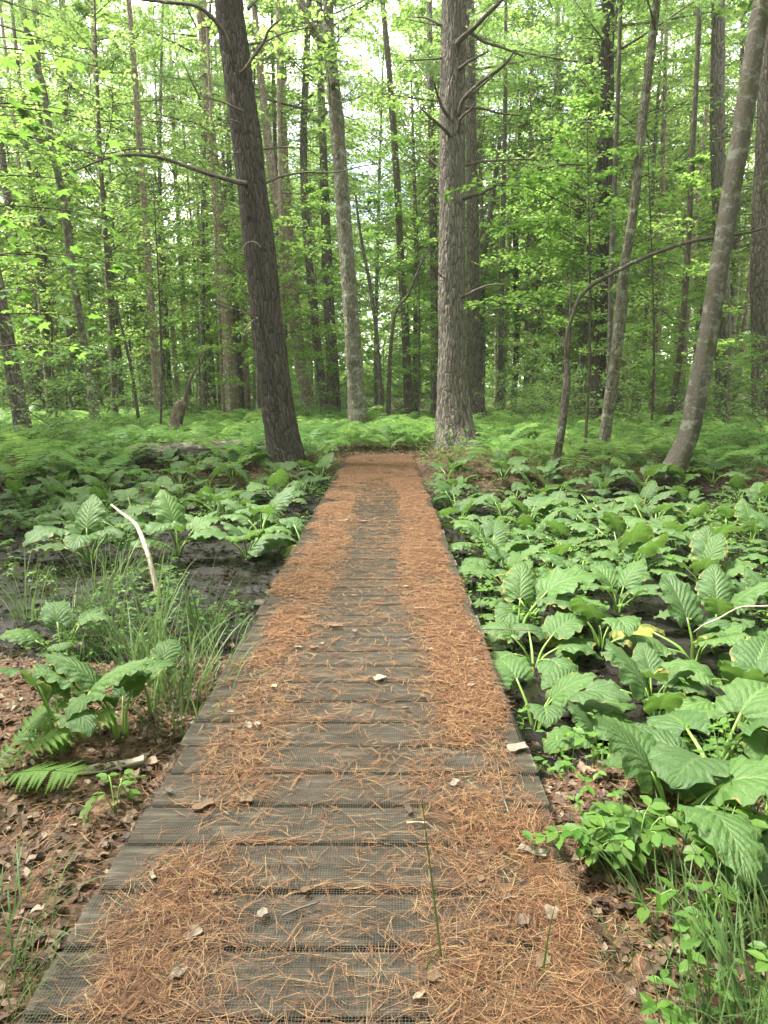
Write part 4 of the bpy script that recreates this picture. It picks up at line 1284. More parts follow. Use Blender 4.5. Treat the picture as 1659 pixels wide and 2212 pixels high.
# ------------------------------------------------------------------ skunk cabbage
def skunk_leaf(seed, elev, arch, width=None, stalk=None):
    """one leaf growing along +X: fleshy stalk and a broad ribbed blade"""
    r_ = random.Random(seed)
    mb = MB()
    lp = stalk or r_.uniform(.55, .9)                     # stalk length, in blade lengths
    e0 = elev + r_.uniform(-.08, .08)
    p1 = np.array([math.cos(e0 + .25) * lp * .5, 0, math.sin(e0 + .25) * lp * .5])
    p2 = p1 + np.array([math.cos(e0 - .05) * lp * .5, 0, math.sin(e0 - .05) * lp * .5])
    V, F, uv = tube([(0, 0, -.12), p1 * .5, p1, p2], [.035, .032, .026, .018], 6, 8)
    mb.add(V, F, 1, uv)
    ns, nt = 23, 15
    wd = width or r_.uniform(.36, .48)
    sg = np.linspace(0, 1, ns)
    ang = e0 - .15 - arch * (sg ** .8)
    step = np.stack([np.cos(ang), np.zeros(ns), np.sin(ang)], 1) / (ns - 1)
    mid = p2 + np.vstack([[0, 0, 0], np.cumsum(step[:-1], 0)])
    T = step * (ns - 1)
    N = np.stack([-T[:, 2], np.zeros(ns), T[:, 0]], 1)
    prof = np.sin(np.pi * np.clip(.13 + .87 * sg ** .78, 0, 1)) ** .72
    prof[-1] = .02
    fold = r_.uniform(.05, .42); dro = r_.uniform(.15, .5); fr = r_.uniform(3.2, 5.0)
    ph = [r_.uniform(0, 6.28) for _ in range(6)]
    skew = r_.uniform(-.12, .12)
    tears = {(r_.randrange(3, ns - 2), r_.choice((-1, 1))): r_.uniform(.62, .92) for _ in range(r_.randint(1, 4))}
    tt = np.linspace(-1, 1, nt)
    V, UV = [], []
    for i in range(ns):
        for j, t in enumerate(tt):
            s = sg[i]; at_ = abs(t); sd = 0 if t < 0 else 3
            w = wd * prof[i] * (1 + .03 * math.sin(s * 23 + ph[sd]) * at_ + .03 * math.sin(s * 41 + ph[sd + 1]) * at_ ** 3)
            if at_ > .55: w *= 1 - (1 - tears.get((i, 1 if t > 0 else -1), 1)) * (at_ - .55) / .45
            rip = .036 * at_ ** 2.2 * math.sin(2 * math.pi * fr * s + ph[sd + 2]) + .02 * at_ ** 3 * math.sin(2 * math.pi * fr * 2.3 * s + ph[sd])
            lat = 8.0 * s - 3.4 * at_ ** .75
            corr = .013 * abs(((lat % 1) - .5)) * 2 * min(1, at_ * 4) * prof[i]
            z = fold * at_ * w - dro * w * at_ * at_ + rip + corr + skew * t * w
            back = -.17 * at_ ** 2 * (1 - s) ** 3
            p = mid[i] + T[i] * back + np.array([0, 1.0, 0]) * (t * w * (1 - .18 * fold)) + N[i] * z
            V.append(p); UV.append((t * .5 + .5, s))
    i, j = np.meshgrid(np.arange(ns - 1), np.arange(nt - 1), indexing='ij')
    b = (i * nt + j).ravel()
    mb.add(V, np.stack([b, b + nt, b + nt + 1, b + 1], 1), 0, UV)
    return mb
SK_UP, SK_MID, SK_LOW, SK_OLD = [], [], [], []
for k in range(5): SK_UP.append(skunk_leaf(500 + k, 1.15, .55 + .12 * k).mesh('leaf', [M['skunk'], M['stalk']]))
for k in range(8): SK_MID.append(skunk_leaf(520 + k, .85, .75 + .12 * k).mesh('leaf', [M['skunk'], M['stalk']]))
for k in range(6): SK_LOW.append(skunk_leaf(540 + k, .50, .65 + .14 * k).mesh('leaf', [M['skunk'], M['stalk']]))
for k in range(2): SK_OLD.append(skunk_leaf(560 + k, .42, 1.0).mesh('leaf', [M['skunk_old'], M['stalk']]))

SK_OVAL = []
for k in range(5): SK_OVAL.append(skunk_leaf(580 + k, 1.0 + .06 * k, .9 + .2 * k, .30, .95).mesh('leaf', [M['skunk'], M['stalk']]))
def skunk(x, y, label, group, n, L, up=.3, old=.02, z=None, oval=False):
    t = thing('skunk_cabbage', label, 'plant', (x, y, gh(x, y) if z is None else z), random.uniform(0, 6.28), group)
    for i in range(n):
        q = random.random()
        me = random.choice(SK_UP if q < up else SK_MID if q < up + .42 else SK_LOW)
        if oval: me = random.choice(SK_OVAL)
        if random.random() < old: me = random.choice(SK_OLD)
        a = i * 2 * math.pi / n * 1.0 + random.gauss(0, .28)
        s = L * random.uniform(.72, 1.15)
        edge_ = DX1 if x > 0 else DX0
        aw = a + t.rotation_euler.z
        if (x + 1.3 * s * math.cos(aw) - edge_) * (1 if x > 0 else -1) < .02 and z is None: a = math.pi - aw - t.rotation_euler.z
        o = link('leaf', me, t, (.02 * math.cos(a), .02 * math.sin(a), 0), (random.gauss(0, .12), random.gauss(0, .08), a), s)
        if me in SK_OLD: o['label'] = 'yellowed dying leaf'
    return t
ORD = ['first', 'second', 'third', 'fourth', 'fifth', 'sixth', 'seventh', 'eighth', 'ninth', 'tenth', 'eleventh', 'twelfth', 'thirteenth', 'fourteenth', 'fifteenth', 'sixteenth']
sk_pos = []
# the plants one meets first, placed by eye
FRONT = [
    (1450, 1800, 6, .30, 'broad skunk cabbage nearest on the right, its leaf heaped with brown needles'),
    (1655, 1800, 6, .32, 'skunk cabbage nearest on the right with one wide leaf leaving the frame'),
    (1300, 1660, 6, .29, 'skunk cabbage touching the right boardwalk edge behind the leafy shrub'),
    (1420, 1600, 6, .31, 'skunk cabbage with overlapping dull leaves behind the needle heaped one'),
    (1600, 1560, 7, .34, 'sprawling skunk cabbage with dull leaves by the pale forked twig'),
    (1155, 1572, 7, .33, 'upright skunk cabbage with dark stalks beside the right boardwalk edge'),
    (1300, 1400, 8, .35, 'large skunk cabbage rosette alone in black mud right of the boardwalk'),
    (1145, 1330, 7, .38, 'glossy skunk cabbage pressed to the right boardwalk edge halfway along'),
    (1500, 1430, 7, .36, 'skunk cabbage behind the pale forked twig at the right'),
    (1545, 1690, 6, .32, 'skunk cabbage with a ragged drooping leaf behind the near right grass'),
 (1640, 1440, 7, .36, 'skunk cabbage with an upturned ribbed leaf at the right frame edge'),
]
for px, py, n, L, lb in FRONT:
    g = on_ground(px, py)
    sk_pos.append((g.x, g.y)); skunk(g.x, g.y, lb, None, n, L, .15)
LEFT = [
    (265, 1600, 5, .28, 'skunk cabbage with drooping dark leaves near left, beside the little fern'),
    (130, 1625, 4, .32, 'tall stalked skunk cabbage near left with three lifted leaves'),
    (330, 1550, 2, .25, 'small skunk cabbage near left with a yellow tipped leaf'),
    (140, 1440, 6, .31, 'skunk cabbage at the left frame edge with a browned leaf base'),
    (195, 1215, 7, .50, 'lone skunk cabbage in the mud at the far left edge'),
    (385, 1200, 5, .44, 'skunk cabbage with dark stalks behind the bleached stick'),
    (535, 1205, 6, .47, 'skunk cabbage in the mud right of the bleached stick'),
    (655, 1190, 5, .42, 'skunk cabbage leaning out of the mud by the left boardwalk edge'),
]
for px, py, n, L, lb in LEFT:
    g = on_ground(px, py)
    sk_pos.append((g.x, g.y)); skunk(g.x, g.y, lb, None, n, L, .35, .06, oval=py > 1430)
def fill(x0, x1, y0, y1, rows, gap, side, other, p=1.0):
    for r in range(rows):
        y = y0 + (y1 - y0) * (r + .5) / rows
        w0, w1 = x0(y), x1(y)
        n = 0
        x = w0 + random.uniform(0, gap * .5)
        while x < w1:
            xx, yy_ = x + random.uniform(-.12, .12), y + random.uniform(-.32, .32) * (y1 - y0) / rows
            x += gap * random.uniform(.75, 1.35)
            if random.random() > p or any((xx - a) ** 2 + (yy_ - b) ** 2 < .22 for a, b in sk_pos): continue
            sk_pos.append((xx, yy_))
            n += 1
            skunk(xx, yy_, f'skunk cabbage {side}, {ORD[min(n - 1, 15)]} out from the planks in the {ORD[r]} {other} row', f'skunk cabbages {side}', random.randint(5, 8), random.uniform(.28, .42), random.choice([.1, .25, .4]), .004)
fill(lambda y: .98, lambda y: min(6.6, .56 * y + .5), 3.8, 13.8, 15, .74, 'right of boardwalk', 'mud', .92)
fill(lambda y: -min(6.6, .58 * y + .3), lambda y: -1.25, 8.7, 15.4, 10, .68, 'left of boardwalk', 'mud', .9)
for k, (px, py) in enumerate([(1340, 1010), (1350, 985), (1500, 1050), (1600, 1070), (1440, 1080)]):
    pass

# ------------------------------------------------------------------ ferns
def frond(mb, L, a, e0, arch, npair, wid, r_, detail=False, curl=0.0):
    """one fern frond leaving the origin at azimuth a"""
    sg = np.linspace(0, 1, 24)
    ang = e0 - arch * sg ** 1.1
    st = np.stack([np.cos(ang), np.zeros(24), np.sin(ang)], 1) * L / 23
    P = np.vstack([[0, 0, 0], np.cumsum(st[:-1], 0)])
    ca, sa = math.cos(a), math.sin(a)
    rot = np.array([[ca, -sa, 0], [sa, ca, 0], [0, 0, 1]])
    side = curl * sg ** 2 * L
    P[:, 1] += side
    Pw = P @ rot.T
    V, F, uv = tube(Pw, np.linspace(.0045, .001, 24), 3, 10)
    mb.add(V, F, 1, uv)
    pos, t_, s_, n_, sc = [], [], [], [], []
    for i in range(npair):
        s = .2 + .78 * i / (npair - 1)
        k = min(22, int(s * 23))
        T = st[k] / np.linalg.norm(st[k])
        N = np.array([-T[2], 0, T[0]])
        l = wid * L * (math.sin(math.pi * (.12 + .88 * (1 - (s - .2) / .8)) ** .75 * .92) ** .8) * r_.uniform(.9, 1.08)
        for sd in (-1, 1):
            B = np.array([0, float(sd), 0])
            d = B * .93 + T * .33 - N * r_.uniform(.05, .3)
            d /= np.linalg.norm(d)
            nn = N - (N @ d) * d; nn /= np.linalg.norm(nn)
            pos.append(rot @ P[k]); t_.append(rot @ d); n_.append(rot @ nn); s_.append(rot @ np.cross(nn, d)); sc.append(l)
    if detail:
        m = 9
        V = [(0, 0, 0)]
        up = []
        for q in range(m):
            x = (q + .5) / m; w = .17 * (1 - .85 * x)
            up += [(x - .3 / m, w * .45, -.02 * x), (x + .25 / m, w, -.04 * x)]
        tv = [(0, 0, 0)] + up + [(1, 0, -.06)] + [(x, -y, z) for x, y, z in up[::-1]]
        tf = [(0, i, i + 1) for i in range(1, len(tv) - 1)]
        # fan from a spine instead, so that lobes stay open
        nU = len(up)
        spine = [((i + .5) / nU, 0, .012) for i in range(nU)]
        tv = spine + up + [(x, -y, z) for x, y, z in up] + [(1.04, 0, -.06)]
        tf = []
        for i in range(nU - 1):
            tf += [(i, i + 1, nU + i + 1, nU + i), (i + 1, i, 2 * nU + i, 2 * nU + i + 1)]
        tf += [(nU - 1, 3 * nU, 2 * nU - 1), (nU - 1, 3 * nU - 1, 3 * nU)]
    else:
        tv = [(0, .06, 0), (0, -.06, 0), (.5, -.10, -.03), (.5, .10, -.03), (1, 0, -.14)]
        tf = [(1, 2, 3, 0), (2, 4, 3)]
    scatter(mb, tv, tf, np.array(pos), (np.array(t_), np.array(s_), np.array(n_)), np.array(sc))
FERN = []
for k in range(7):
    r_ = random.Random(600 + k)
    mb = MB()
    nf = r_.randint(5, 8)
    for i in range(nf):
        frond(mb, r_.uniform(.75, 1.15), i * 6.283 / nf + r_.gauss(0, .3), r_.uniform(.95, 1.4), r_.uniform(1.1, 1.75), 17, .21, r_, curl=r_.gauss(0, .12))
    FERN.append(mb.mesh('fern', [M['fern'], M['stalk']], False))
fern_n = 0
FROWS = {}
def fern(x, y, s, label, group):
    global fern_n
    o = link('fern', random.choice(FERN), None, (x, y, gh(x, y) - .01), (random.gauss(0, .06), random.gauss(0, .06), random.uniform(0, 6.28)), s)
    tag(o, label, 'fern', group); fern_n += 1; FROWS.setdefault(label, []).append(o)
FPOS = []
def ferns(n, x0, x1, y0, y1, gap, smin, smax, label, group):
    k = 0
    for _ in range(n * 12):
        if k >= n: break
        y = random.uniform(y0, y1); x = random.uniform(x0(y), x1(y))
        if any((x - a) ** 2 + (y - b) ** 2 < gap * gap for a, b in FPOS): continue
        if any(abs(x - tx * y / ty) < tw and y < ty + .8 for tx, ty, tw in ((-2.05, 14.5, .62), (1.75, 17.6, .85), (5.0, 12.5, .5), (3.05, 13.0, .25), (-4.3, 14.6, .9))): continue
        FPOS.append((x, y)); k += 1
        fern(x, y, random.uniform(smin, smax), label, group)
ferns(110, lambda y: -.58 * y - .3, lambda y: -1.15 - .45 * max(0, 17 - y), 12.8, 20.5, .66, .9, 1.3, 'arching light green fern in the bank left of the boardwalk', 'ferns in the left bank')
ferns(60, lambda y: -2.0, lambda y: 2.0, 17.2, 25, .62, .85, 1.4, 'light green fern growing just past the end of the boardwalk', 'ferns past the boardwalk end')
ferns(105, lambda y: 1.0 if y > 17 else 1.2 + .5 * (17 - y), lambda y: .56 * y, 13.2, 25, .68, .8, 1.5, 'light green fern in the bank right of the boardwalk', 'ferns in the right bank')
ferns(60, lambda y: -.58 * y, lambda y: -1.6, 20.5, 28, .62, 1.0, 1.5, 'light green fern behind the dark leaning pine', 'ferns behind the dark pine')
mb = MB()
r_ = random.Random(5)
fm = [np.empty(0)] * 0
FB = MB()
for i in range(8):
    frond(FB, r_.uniform(.7, 1.0), i * .785 + r_.gauss(0, .3), r_.uniform(.9, 1.3), r_.uniform(1.2, 1.7), 9, .2, r_)
fv = np.concatenate(FB.v); ff = [tuple(r) for f, m in zip(FB.f, FB.m) if m[0] == 0 for r in f]
n = 520
y = rng.uniform(26, 62, n); x = rng.uniform(-.6, .6, n) * y
scatter(mb, fv, ff, ground_pts(x, y), basis(n, .05), rng.uniform(.8, 1.2, n))
tag(link('fern_bed', mb.mesh('fern_bed', M['fern'], False)), 'light green fern bed spreading far back under the trees', 'ferns', kind='stuff')

# the little fern close on the left, each frond a part
g = on_ground(20, 1700)
nf_ = thing('fern', 'small bright fern with toothed fronds at the near left edge', 'fern', (g.x - .12, g.y, g.z))
r_ = random.Random(9)
for a, L, e0, ar in ((.35, .62, .75, .75), (-.25, .50, .55, .7), (1.0, .55, .8, .8), (2.6, .5, .8, .8), (-1.2, .42, .7, .9)):
    mb = MB(); frond(mb, L, a, e0, ar, 17, .23, r_, True, .05)
    link('frond', mb.mesh('frond', [M['fern'], M['stalk']], False), nf_)

# ------------------------------------------------------------------ shrubs
k = 0
SP = []
for _ in range(900):
    if k >= 90: break
    y = random.uniform(17.5, 46); x = random.uniform(-.6, .6) * y
    if abs(x - DCX) < 1.6 and y < 32 and random.random() < .7: continue
    if y < 26 and x < 2.8: continue
    if any((x - a) ** 2 + (y - b) ** 2 < 1.0 for a, b in SP): continue
    SP.append((x, y)); k += 1
    t = thing('shrub', 'leafy green shrub growing among the trunks behind the ferns', 'shrub', (x, y, gh(x, y)), random.uniform(0, 6.28), 'shrubs among the trunks')
    link('foliage', random.choice(CR_SHRUB), t, None, None, random.uniform(.8, 1.5))
    rank_later(t, 'light green leafy shrub')
for px, py, D, s, lb in [(110, 960, 16.5, 1.25, 'dark twiggy shrub at the left edge beside the leaning trunk'), (235, 950, 18, 1.1, 'dense low shrub between the mottled maple and the thin sapling'),
                         (660, 900, 24, 1.0, 'round bush just right of the dark leaning pine'), (1560, 985, 16, 1.0, 'loose shrub beside the smooth leaning maple'), (1360, 960, 18.5, .95, 'green shrub at the foot of the crooked maple'),
                         (1080, 930, 21, .9, 'airy shrub beside the broad pale pine'), (1150, 930, 22, 1.1, 'airy shrub behind the bent tree'), (1640, 985, 15.5, 1.05, 'shrub cut by the right frame edge')]:
    p = at(px, py, D)
    t = thing('shrub', lb, 'shrub', (p.x, D, gh(p.x, D)), random.uniform(0, 6.28))
    link('foliage', random.choice(CR_SHRUB), t, None, None, s)

# ------------------------------------------------------------------ grass and low growth
def blades(mb, n, spread, h0, h1, w, lean, r_, mat=0, arch=.8):
    for k in range(n):
        a = r_.uniform(0, 6.283); rr = spread * math.sqrt(r_.random())
        x, y = rr * math.cos(a), rr * math.sin(a)
        b = a + r_.gauss(0, .8)
        h = r_.uniform(h0, h1); e0 = 1.5 - abs(r_.gauss(0, lean)); ar = r_.uniform(.2, 1) * arch
        sg = np.linspace(0, 1, 7)
        an = e0 - ar * sg ** 1.6 * 1.5
        st = np.stack([np.cos(an) * math.cos(b), np.cos(an) * math.sin(b), np.sin(an)], 1) * h / 6
        P = np.vstack([[x, y, -.02], np.array([x, y, -.02]) + np.cumsum(st[:-1], 0)])
        s = np.array([-math.sin(b), math.cos(b), 0])
        ww = w * r_.uniform(.7, 1.2) * np.array([.7, 1, 1, .95, .8, .5, .08])[:, None] / 2
        V = np.stack([P - s * ww, P + np.array([0, 0, -.0]) - np.cross(s, [0, 0, 1.0]) * ww * .5, P + s * ww], 1).reshape(-1, 3)
        F = [(3 * i + j, 3 * i + 3 + j, 3 * i + 4 + j, 3 * i + 1 + j) for i in range(6) for j in (0, 1)]
        mb.add(V, np.array(F), mat)
GR = []
for k in range(5):
    r_ = random.Random(700 + k); mb = MB(); blades(mb, 34, .15, .30, .75, .009, .30, r_); GR.append(mb.mesh('grass_tuft', M['grass']))
GRL = []
for k in range(4):
    r_ = random.Random(720 + k); mb = MB(); blades(mb, 60, .22, .15, .42, .007, .4, r_, arch=1.1); GRL.append(mb.mesh('grass_tuft', M['grass']))
SEDGE = []
for k in range(2):
    r_ = random.Random(740 + k); mb = MB(); blades(mb, 6, .09, .6, .85, .020, .12, r_, arch=.25); blades(mb, 16, .14, .45, .8, .010, .3, r_); SEDGE.append(mb.mesh('sedge_tuft', M['grass']))
def tuft(px, py, me, s, label, group=None, name='grass_tuft', xy=None):
    g = on_ground(px, py) if xy is None else Vector((*xy, gh(*xy)))
    o = link(name, me, None, g, (0, 0, random.uniform(0, 6.28)), s)
    return tag(o, label, 'grass', group)
tuft(655 * .5, 1440, SEDGE[0], 1.0, 'tall blade-leaved sedge tuft left of the bleached stick foot', name='sedge_tuft')
tuft(440, 1400, SEDGE[1], .95, 'tall upright sedge tuft in mud near the left boardwalk edge', name='sedge_tuft')
tuft(230, 1390, GR[0], 1.0, 'arching grass tuft at the mud edge far left of the sedges')
tuft(290, 1480, GR[1], .95, 'arching grass tuft just in front of the tall sedge')
tuft(380, 1500, GR[2], .9, 'loose grass tuft between the sedges and the boardwalk')
for px, py, s in [(425, 1500, 1.0), (405, 1560, 1.0), (450, 1440, .9), (385, 1590, .8), (340, 1490, 1.0), (300, 1420, .9), (490, 1360, .7)]:
    tuft(px, py, random.choice(GRL), s, 'low fine grass tuft between the left boardwalk edge and mud', 'low grass along the left edge')
for k, (px, py, s) in enumerate([(215, 1310, .9), (150, 1370, .9), (250, 1270, 1.0), (180, 1430, .8), (60, 1340, .9), (320, 1250, .7)]):
    tuft(px, py, GR[k % 5], s, 'wispy arching grass tuft on the left mud', 'wispy grass on the left mud')
for k, (px, py, s) in enumerate([(640, 1085, 1.0), (590, 1075, .9), (120, 1080, 1.0), (350, 1090, .9), (470, 1120, .8)]):
    tuft(px, py, GR[k % 5], s * .9, 'slender grass tuft among the left skunk cabbages', 'grass among left skunk cabbages')
for k, (xy, s) in enumerate([((.86, 1.50), .62), ((.96, 1.62), .70), ((.78, 1.42), .50), ((1.05, 1.72), .66), ((.92, 1.40), .7), ((.74, 1.55), .40), ((1.12, 1.85), .6), ((1.02, 1.5), .75)]):
    tuft(0, 0, GR[k % 5], s, 'tall soft grass tuft at the near right corner', 'grass at the near right corner', xy=xy)
for k, (xy, s) in enumerate([((-1.10, 1.68), .5), ((-1.2, 1.9), .5), ((-1.04, 1.6), .45)]):
    tuft(0, 0, GRL[k % 4], s * 1.5, 'fine drooping grass tuft at the near left corner', 'grass at the near left corner', xy=xy)
for k, (px, py) in enumerate([(1500, 1010), (1540, 1000), (1600, 1030), (1580, 1005), (1640, 1010)]):
    tuft(px, py, GRL[k % 4], 1.3, 'grass tuft behind the swollen foot of the smooth maple', 'grass behind the smooth maple')
for k, (xy, s) in enumerate([((.95, 2.1), .9), ((1.2, 2.0), 1.0), ((1.35, 2.5), .9), ((.85, 1.85), .8), ((1.5, 2.2), 1.0), ((1.15, 1.7), .9)]):
    tuft(0, 0, GRL[k % 4], s, 'low fine grass tuft in the near right litter', 'low grass in the near right litter', xy=xy)
# single blades in front of the boards
def blade(label, pts, w, mat='grass'):
    P = spline(np.array([tuple(p) for p in pts]), 16)
    T = np.gradient(P, axis=0); s = np.cross(T, [0.2, 1.0, .1]); s /= np.linalg.norm(s, axis=1)[:, None]
    ww = (w / 2) * np.concatenate([np.linspace(.8, 1, 4), np.linspace(1, .15, 12)])[:, None]
    n2 = np.cross(s, T); n2 /= np.linalg.norm(n2, axis=1)[:, None]
    V = np.stack([P - s * ww, P + n2 * ww * .35, P + s * ww], 1).reshape(-1, 3)
    mb = MB(); mb.add(V, np.array([(3 * i + j, 3 * i + 3 + j, 3 * i + 4 + j, 3 * i + 1 + j) for i in range(15) for j in (0, 1)]))
    tag(link('tall_grass', mb.mesh('tall_grass', M[mat])), label, 'grass blade')
g = on_deck(955, 2070)
blade('long green grass blade standing up from a seam between the boards, bent at top', [g + Vector((0, 0, -.02)), at(940, 1960, g.y - .03), at(925, 1840, g.y - .05), at(914, 1745, g.y - .05), at(911, 1722, g.y - .05), at(905, 1740, g.y - .02), at(898, 1775, g.y)], .006)
g = on_deck(1170, 2110)
blade('short green grass blade rising through the needles at the near right', [g + Vector((0, 0, -.02)), at(1185, 2020, g.y), at(1198, 1960, g.y), at(1208, 1925, g.y + .02)], .006)
g = on_deck(920, 2110)
blade('pale green grass blade lying across the near boards', [g + Vector((.0, 0, .02)), on_deck(935, 2085) + Vector((0, 0, .03)), on_deck(950, 2062) + Vector((0, 0, .02))], .008)

# small seedlings and herbs between the plants
def herb(n, zone, hmin, hmax, size):
    x, y = zone(n)
    m = len(x)
    h = rng.uniform(hmin, hmax, m)
    P = ground_pts(x, y); P[:, 2] += h
    rep = 4
    P = np.repeat(P, rep, 0); yaw = np.tile(np.arange(rep) * 6.283 / rep, m) + np.repeat(rng.uniform(0, 6.28, m), rep)
    P = P + rng.normal(0, .008, P.shape)
    mb = MB()
    scatter(mb, *LEAF_OVAL, P, basis(len(P), .28, yaw=yaw), np.repeat(rng.uniform(.7, 1.3, m), rep) * size)
    st = np.stack([x, y, ground_h(x, y)], 1); en = st.copy(); en[:, 2] += h; en[:, :2] += rng.normal(0, .01, (m, 2))
    V, F = bars(st, en + 1e-4, .0011)
    mb.add(V, F, 1)
    return mb
def z_left(n):
    x = rng.uniform(-7.5, -.95, n); y = rng.uniform(4.2, 15.5, n)
    k = (fbm(x * .9, y * .9, seed=95) > np.where((y > 5.6) & (y < 8.4), .25, -.1)) & (x > -.62 * y)
    return x[k], y[k]
def z_right(n):
    x = rng.uniform(.68, 8.5, n); y = 1.5 + 15.5 * rng.random(n) ** 1.3
    k = (fbm(x * .9, y * .9, seed=96) > np.where(y > 12, -.3, np.where(y < 3.3, -.2, .1))) & (x < .62 * y)
    return x[k], y[k]
tag(link('ground_cover', herb(7000, z_left, .03, .22, .05).mesh('ground_cover', [M['seedling'], M['stalk']], False)), 'small green seedlings among mud and cabbages on the left', 'seedlings', kind='stuff')
tag(link('ground_cover', herb(9000, z_right, .03, .3, .05).mesh('ground_cover', [M['seedling'], M['stalk']], False)), 'small green seedlings among mud and cabbages on the right', 'seedlings', kind='stuff')
def z_bank(n):
    y = rng.uniform(15, 40, n); x = rng.uniform(-.6, .6, n) * y
    k = ~((abs(x - DCX) < .8) & (y < 17.5))
    return x[k], y[k]
tag(link('undergrowth', herb(8000, z_bank, .05, .6, .085).mesh('undergrowth', [M['seedling'], M['stalk']], False)), 'low leafy undergrowth filling the floor between the ferns', 'undergrowth', kind='stuff')

# leafy shrub at the near right edge: every leaf a part
lm = []
for k in range(3):
    mb = MB()
    v = [(x, y * (1 + .1 * k), z + .05 * (abs(y) * 2) * k) for x, y, z in LEAF_OVAL[0]]
    mb.add(v, LEAF_OVAL[1]); lm.append(mb.mesh('leaf', M['shrub_leaf'], True))
mb = MB(); mb.add(*LEAF_OVAL); lmb = mb.mesh('leaf', M['maple_near'], True)
def leafy_stem(name, label, base, tips, size, bright=False, per=9):
    t = thing(name, label, 'shrub', base)
    for e in tips:
        s = np.array(base); e = np.array(e)
        P = np.array([s, s * .55 + e * .45 + [0, 0, .10], e])
        mb = MB(); V, F, uv = tube(P, [.003, .0024, .0012], 5, 10); mb.add(V, F, 0, uv)
        part('stem', mb, M['stalk'], t)
        q = spline(P, per + 3)
        d = e - s; a0 = math.atan2(d[1], d[0])
        for i in range(3, per + 3):
            sd = 1 if i % 2 else -1
            for kx in range(1 if i < per else 2):
                a = a0 + sd * random.uniform(.4, 1.2) * (1 if kx == 0 else -1)
                link('leaf', lmb if bright else random.choice(lm), t, Vector(q[i]) - t.location, (random.gauss(0, .25), random.gauss(.1, .2), a), size * random.uniform(.75, 1.2))
def gp(px, py, h): 
    g = on_ground(px, py); return (g.x, g.y, g.z + h)
b = on_ground(1370, 1890)
leafy_stem('leafy_shrub', 'low oval-leaved shrub at the near right below the largest cabbage leaf', b, [gp(1250, 1890, .16), gp(1290, 1850, .17), gp(1340, 1880, .2), gp(1400, 1860, .22), gp(1450, 1880, .2), gp(1330, 1930, .15), gp(1270, 1920, .12), gp(1420, 1930, .2)], .062)
b = on_ground(1560, 1900)
leafy_stem('leafy_shrub', 'low oval-leaved shrub at the right frame edge behind the tall grass', b, [gp(1480, 1900, .2), gp(1520, 1870, .22), gp(1580, 1870, .24), gp(1630, 1890, .2), gp(1500, 1950, .17), gp(1600, 1950, .2)], .062)
b = on_ground(1290, 1890)
leafy_stem('leafy_shrub', 'bright yellow green sprig overhanging the right boardwalk edge', b, [tuple(on_deck(1150, 1850) + Vector((0, 0, .06))), tuple(on_deck(1210, 1845) + Vector((0, 0, .07)))], .06, True, 6)
b = on_ground(1500, 2010)
leafy_stem('leafy_shrub', 'bright little sprig of three leaves over the near right litter', b, [gp(1390, 2020, .10)], .07, True, 3)
b = on_ground(1530, 2060)
leafy_stem('leafy_shrub', 'dull leaved shoot among the near right grass stems', b, [gp(1500, 2010, .14), gp(1560, 2030, .16), gp(1480, 2080, .1)], .055)
b = on_ground(150, 1600)
leafy_stem('leafy_shrub', 'small oval-leaved seedling behind the little near fern', b, [gp(90, 1610, .1), gp(140, 1570, .12), gp(60, 1640, .08)], .07)
b = on_ground(250, 1760)
leafy_stem('leafy_shrub', 'creeping seedlings with rounded leaves beside the left boardwalk edge', b, [gp(290, 1700, .03), gp(230, 1710, .04), gp(190, 1780, .03), gp(280, 1740, .03)], .05, False, 5)

# ------------------------------------------------------------------ dead wood
def stick(name, label, pts, r0, r1, mat, nseg=10, cat='stick', **kw):
    P = np.array([tuple(p) for p in pts])
    L = np.linalg.norm(np.diff(P, axis=0), axis=1).sum()
    mb = MB(); V, F, uv = tube(P, np.linspace(r0, r1, len(P)), nseg, max(10, int(L / .04)), rough=.10, lump=.12, seed=len(label), **kw); mb.add(V, F, 0, uv)
    return tag(link(name, mb.mesh(name, M[mat])), label, cat)
g = on_ground(345, 1290)
stick('dead_stick', 'bleached bare stick rising out of the mud on the left', [g - Vector((0, 0, .05)), at(322, 1205, g.y + .12), at(300, 1145, g.y + .3), at(285, 1125, g.y + .4), at(262, 1108, g.y + .5), at(240, 1090, g.y + .55)], .026, .010, 'palewood')
lg = [at(x, y, D) for x, y, D in ((285, 1008, 14.6), (360, 990, 14.9), (450, 985, 15.2), (520, 980, 15.4), (575, 990, 15.7))]
for p in lg: p.z = gh(p.x, p.y) + .24
stick('fallen_log', 'mossy fallen log lying in the ferns left of the dark pine', lg, .21, .17, 'bark_lichen', 24, 'log', plates=(.06, .2, .012))
lg = [at(x, y, D) for x, y, D in ((500, 990, 16.0), (545, 985, 16.2), (600, 985, 16.6))]
for p in lg: p.z = gh(p.x, p.y) + .22
stick('fallen_log', 'dark rotten log end against the foot of the leaning pine', lg, .15, .15, 'bark_dark', 20, 'log')
b = at(372, 960, 18.5); b.z = gh(b.x, b.y)
st_ = thing('broken_stump', 'slanted broken stump with a long splinter in the left ferns', 'stump', b)
inv = Matrix.Translation(b).inverted()
mb = MB(); V, F, uv = tube([b - Vector((0, 0, .2)), at(378, 905, 18.4), at(393, 866, 18.4)], [.16, .14, .125], 18, 20, rough=.08, plates=(.06, .3, .012)); mb.add(V, F, 0, uv)
o = link('trunk', mb.mesh('trunk', M['bark_red']), st_); o.matrix_parent_inverse = inv
limb(st_, [at(388, 915, 18.6), at(398, 865, 18.6), at(408, 830, 18.6), at(424, 793, 18.6)], .07, .03, 'deadwood', 'splinter')
g = on_ground(1500, 1362)
